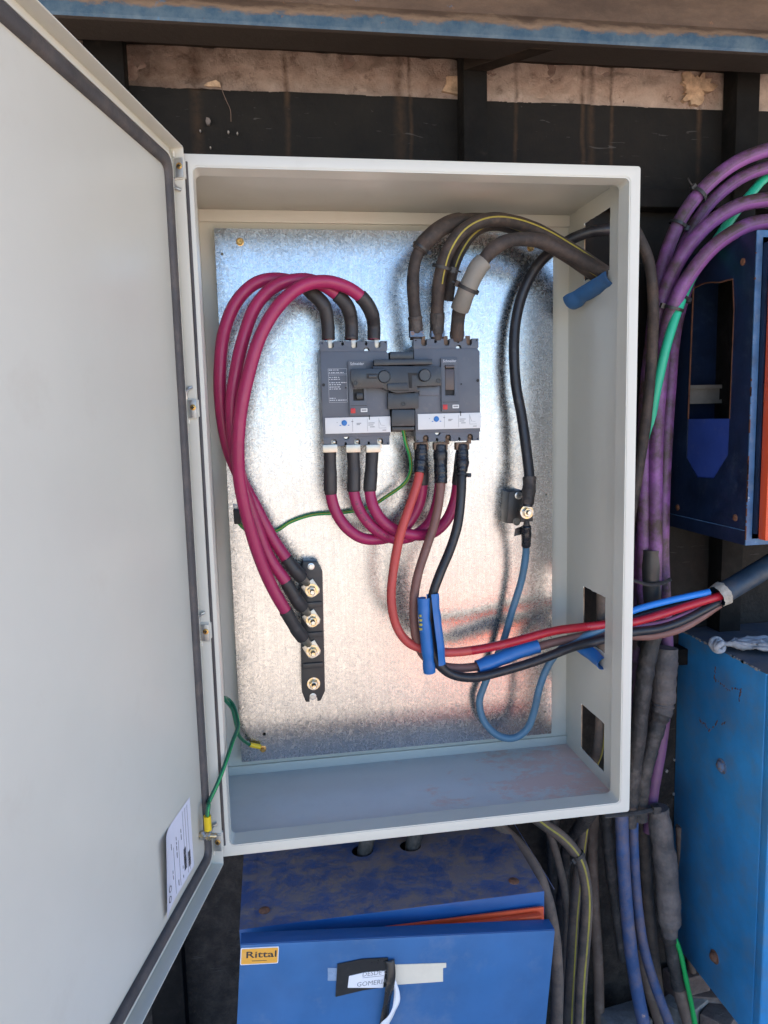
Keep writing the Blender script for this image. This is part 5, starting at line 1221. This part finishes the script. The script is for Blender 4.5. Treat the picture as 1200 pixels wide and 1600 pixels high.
for i, p in enumerate(tl):
    wd = 0.004 + 0.030 * min(1, max(0, i - 6) / 16) ** 0.8
    for j in range(NJ):
        s_ = j / (NJ - 1) * 2 - 1; am = min(1, i / 8)
        f_ = am * (0.0055 * math.sin(s_ * 13 + 0.6 * math.sin(i * 0.3)) + 0.007 * noise.noise(Vector((i * 0.22, j * 0.25, 3))) + 0.003 * noise.noise(Vector((i * 0.7, j * 0.8, 8)))) + 0.006 * am
        vs.append(Vector((p.x + 0.010 * noise.noise(Vector((j * 0.5, i * 0.2, 1))) * am, p.y - wd * s_, max(p.z + f_ - 0.008 * am, BZ1 + 0.0014))))
nn = len(tl)
rb.add(vs, [(i * NJ + j, i * NJ + j + 1, (i + 1) * NJ + j + 1, (i + 1) * NJ + j) for i in range(nn - 1) for j in range(NJ - 1)])
ro_ = rb.build('tail', 'cloth', kt, sharp=180)
sd = ro_.modifiers.new('thickness', 'SOLIDIFY'); sd.thickness = 0.0012

# rubble at the foot of the wall
rnd = random.Random(5)
for k, (x, y, Y, sx, sy, sz, rz, mt, lab) in enumerate((
    (978, 1606, .25, .045, .03, .03, .15, 'rubble', 'pale broken block at the foot of the cables'), (1075, 1570, .29, .05, .03, .022, .5, 'rubble', 'small pale rubble chunk under the bright blue box'),
    (1110, 1560, .30, .06, .03, .028, -.3, 'brick', 'dusty broken brick under the bright blue box'), (1130, 1590, .26, .05, .03, .025, .6, 'brick', 'half brick nearest the bright blue box corner'),
    (1090, 1530, .31, .07, .02, .03, .1, 'brick', 'dark brick lying against the wall behind the brown hose'))):
    p = at(x, y, Y); me = MB(); vs = []
    c_, s_ = math.cos(rz), math.sin(rz)
    h = max(sz, 0.02); 
    for i in range(8):
        a, b, e = (i >> 2 & 1) * 2 - 1, (i >> 1 & 1) * 2 - 1, (i & 1) * 2 - 1
        u, v, w_ = a * sx * rnd.uniform(.85, 1.1), b * sy * rnd.uniform(.85, 1.1), e * h * rnd.uniform(.85, 1.1)
        vs.append((p.x + u * c_ - v * s_, p.y + u * s_ + v * c_, (p.z + w_) if e > 0 else GZ - 0.002))
    me.add(vs, [(0, 1, 3, 2), (4, 6, 7, 5), (0, 4, 5, 1), (2, 3, 7, 6), (0, 2, 6, 4), (1, 5, 7, 3)])
    tag(me.build('rubble_block', mt, None, bevel=0.004), lab, 'rubble', 'rubble at the wall foot')

# ---- blue cabinet below
CX0, CX1, CF, CZ = -0.2885, 0.1805, 0.020, -0.6025
cab = thing('blue_cabinet', 'blue steel control cabinet below with dusty top and sagging door', 'cabinet', (-0.05, WY, GZ))
hc = [CAM + ray(*q) * ((CZ - CAM.z) / ray(*q).z) for q in ((566, 1329), (641, 1321))]
hl = [[(c.x + 0.0185 * math.cos(a), c.y + 0.0185 * math.sin(a)) for a in [2 * PI * i / 18 for i in range(18)]] for c in hc]
MB().prism([rect(CX0, CX1, CF, WY - 0.003)] + hl, CZ - 0.002, CZ, XY).build('top_panel', 'cabinet_top', cab, smooth=False)
MB().box(CX0, CX1, CF - 0.0008, CF + 0.001, CZ - 0.040, CZ - 0.0003).build('front_band', 'cabinet_blue', cab, bevel=0.0008)
MB().box(CX0, CX0 + 0.002, CF + 0.001, WY - 0.003, GZ + 0.05, CZ - 0.002).build('side_panel', 'cabinet_blue', cab)
MB().box(CX1 - 0.002, CX1, CF + 0.001, WY - 0.003, GZ + 0.05, CZ - 0.002).build('side_panel', 'cabinet_blue', cab)
MB().box(CX0, CX1, CF + 0.001, WY - 0.003, GZ + 0.048, GZ + 0.05).build('bottom_panel', 'cabinet_blue', cab)
for xx in (at(399, 1400, .1).x, at(838, 1370, .1).x):
    MB().box(xx - 0.0006, xx + 0.0006, CF + 0.001, WY - 0.01, CZ - 0.0002, CZ + 0.0006).build('seam', 'cabinet_top', cab)
for (x, y) in ((413, 1423), (803, 1377)):
    d_ = ray(x, y); q = CAM + d_ * ((CZ - CAM.z) / d_.z)
    MB().lathe(q, (0, 0, 1), [(-0.001, .0088), (0.0012, .0084), (0.0026, .006), (0.003, .002)], 18).build('rivet', 'rust_bolt', cab)
MB().box(CX0 + 0.02, CX1 - 0.004, CF - 0.010, CF - 0.006, GZ + 0.09, CZ - 0.020).build('orange_plate', 'orange_panel', cab, bevel=0.001)
MB().box(CX0 + 0.16, CX1 - 0.012, CF - 0.022, CF - 0.012, GZ + 0.09, CZ - 0.0245).build('orange_edge', 'orange_panel', cab, bevel=0.002)
dl_, dr_ = at(376, 1477, -.03), at(867, 1454, -.03)
ang = math.atan2(dr_.z - dl_.z, dr_.x - dl_.x); DWd = (dr_ - dl_).length; ca, sa = math.cos(ang), math.sin(ang)
def CD(a, b, h): return (dl_.x + a * ca + b * sa * -1, -0.03 + h, dl_.z + a * sa + b * ca)
def cdq(x, y, Y=-.03):
    p = at(x, y, Y); u, v = p.x - dl_.x, p.z - dl_.z; return (u * ca + v * sa, -u * sa + v * ca)
cdo = MB().prism([rrect(0, DWd, -0.55, 0.0, 0.002)], 0.0, 0.020, CD).build('door', 'cabinet_door', cab, bevel=0.0016)
MB().prism([rect(0.0, DWd, 0.0001, 0.0012)], 0.0012, 0.0245, CD).build('door_top_fold', 'cabinet_blue', cdo, bevel=0.0004)
bq = [cdq(375, 1480), cdq(436, 1477), cdq(436, 1503), cdq(376, 1506)]
a0_, a1_, b0_, b1_ = 0.0005, bq[1][0], bq[3][1], bq[1][1] 
b1_ = -0.004; b0_ = b1_ - 0.0255
edge_ = MB().prism([rrect(a0_, a1_, b0_, b1_, 0.002)], -0.0010, -0.0001, CD).build('badge', 'paper', cdo)
MB().prism([rrect(a0_ + 0.0012, a1_ - 0.0012, b0_ + 0.0012, b1_ - 0.0012, 0.0015)], -0.0014, -0.0011, CD).build('badge_face', 'badge', edge_)
text('Rittal', 'badge_text', 'print_dark', edge_, lambda a, b, h: CD(a0_ + 0.008 + a, b0_ + 0.0105 + b, -0.0016), width=0.042, height=0.0098, bold=0.012)
MB().prism([rect(a0_ + 0.016, a1_ - 0.016, b0_ + 0.0055, b0_ + 0.0062)], -0.0016, -0.0015, CD).build('badge_text', 'print_dark', edge_)
# paper strip, black vinyl tape and torn note
def cdpoly(L_, h0, h1, nm, mt, par, bevel=0): return MB().prism([[cdq(*q) for q in L_]], h0, h1, CD).build(nm, mt, par, bevel=bevel, smooth=False)
cdpoly([(512, 1512), (528, 1512), (527, 1532), (512, 1532)], -0.0006, -0.0001, 'tape_residue', 'clear_tape', cdo)
cdpoly([(605, 1507), (697, 1504), (697, 1511), (692, 1512), (692, 1533), (605, 1539)], -0.0010, -0.0001, 'paper_strip', 'old_paper', cdo)
nt_ = thing('torn_note', 'torn white note under peeling black tape on the blue cabinet door', 'note', CD(*cdq(560, 1540), -0.004))
cdpoly([(527, 1505), (566, 1497), (606, 1495), (604, 1540), (566, 1546), (524, 1556)], -0.0022, -0.0012, 'black_tape', 'black_vinyl', nt_)
note_ = cdpoly([(545, 1523), (570, 1517), (601, 1515), (598, 1541), (570, 1541), (543, 1541)], -0.0030, -0.0023, 'paper', 'paper', nt_)
def line_fr(x, y, sx):
    o_ = cdq(x, y)
    return lambda a, b, h: CD(o_[0] + a + b * 0.05, o_[1] + b + a * 0.07, -0.0032)
text('DESDE C.', 'note_text', 'print_grey', note_, line_fr(566, 1523.5, 1), height=0.0068)
text('GOMERIA H.', 'note_text', 'print_grey', note_, line_fr(557, 1539.5, 1), height=0.0072)
MB().prism([[cdq(566, 1525.2), cdq(599, 1521.6), cdq(599, 1522.2), cdq(566, 1525.8)]], -0.0032, -0.0031, CD).build('note_text', 'print_grey', note_)
# peeling ends folding forward
def ribbon(nm, L_, wd, mt, par, th_=0.0006):
    path = catmull([Vector(CD(*cdq(x, y), 0)) + Vector((0, d, 0)) for x, y, d in L_], 5); vs = []
    for i, p in enumerate(path):
        q = wd[0] + (wd[1] - wd[0]) * i / (len(path) - 1); tw = 0.5 * math.sin(i * 0.35)
        vs += [p + Vector((q * math.cos(tw), -0.004 * math.sin(tw), 0.15 * q)), p + Vector((0, -0.002, 0.001)), p - Vector((q * math.cos(tw), -0.004 * math.sin(tw), 0.15 * q))]
    n_ = len(path)
    o_ = MB().add(vs, [(i * 3 + k, i * 3 + k + 1, (i + 1) * 3 + k + 1, (i + 1) * 3 + k) for i in range(n_ - 1) for k in range(2)]).build(nm, mt, par, sharp=180)
    md = o_.modifiers.new('thickness', 'SOLIDIFY'); md.thickness = th_; return o_
ribbon('peeled_tape', [(608, 1498, -.003), (610, 1515, -.008), (606, 1540, -.010), (602, 1565, -.008), (596, 1600, -.010), (590, 1625, -.012)], (0.007, 0.0055), 'black_vinyl', nt_)
ribbon('torn_paper', [(612, 1522, -.0065), (618, 1540, -.010), (617, 1558, -.012), (609, 1573, -.014), (601, 1585, -.013), (598, 1592, -.012)], (0.0030, 0.0075), 'paper', nt_)
# cables dropping into the cabinet top
for k, c in enumerate(hc):
    path = catmull([Vector((c.x - 0.004, c.y - 0.004, CZ - 0.10)), Vector((c.x + 0.003, c.y, CZ - 0.01)), Vector((c.x + 0.014, c.y + 0.012, CZ + 0.030)), Vector((c.x + 0.03, 0.27, CZ + 0.07)), Vector((c.x + 0.04, 0.285, CZ + 0.20))], 6)
    tag(tube_obj('dropper_cable', path, 0.0125, 'dust_tape', None, 14, 0.08), ('left' if k == 0 else 'right') + ' rubber cable entering a hole in the blue cabinet top', 'cable', 'cables into the cabinet top')

# unseen orange plate added in the yard for the orange reflection in the zinc
op = MB().box(-0.45, 0.45, -0.48, 0.48, 0.0, 0.012)
yo = op.build('orange_reflection_plate', 'strong_orange', None, bevel=0.003); yo.location = (1.05, -2.75, GZ + 0.006); yo.rotation_euler = (0, 0, 0.2)
tag(yo, 'unseen orange plate added on the yard for its reflection in the zinc', 'plate')
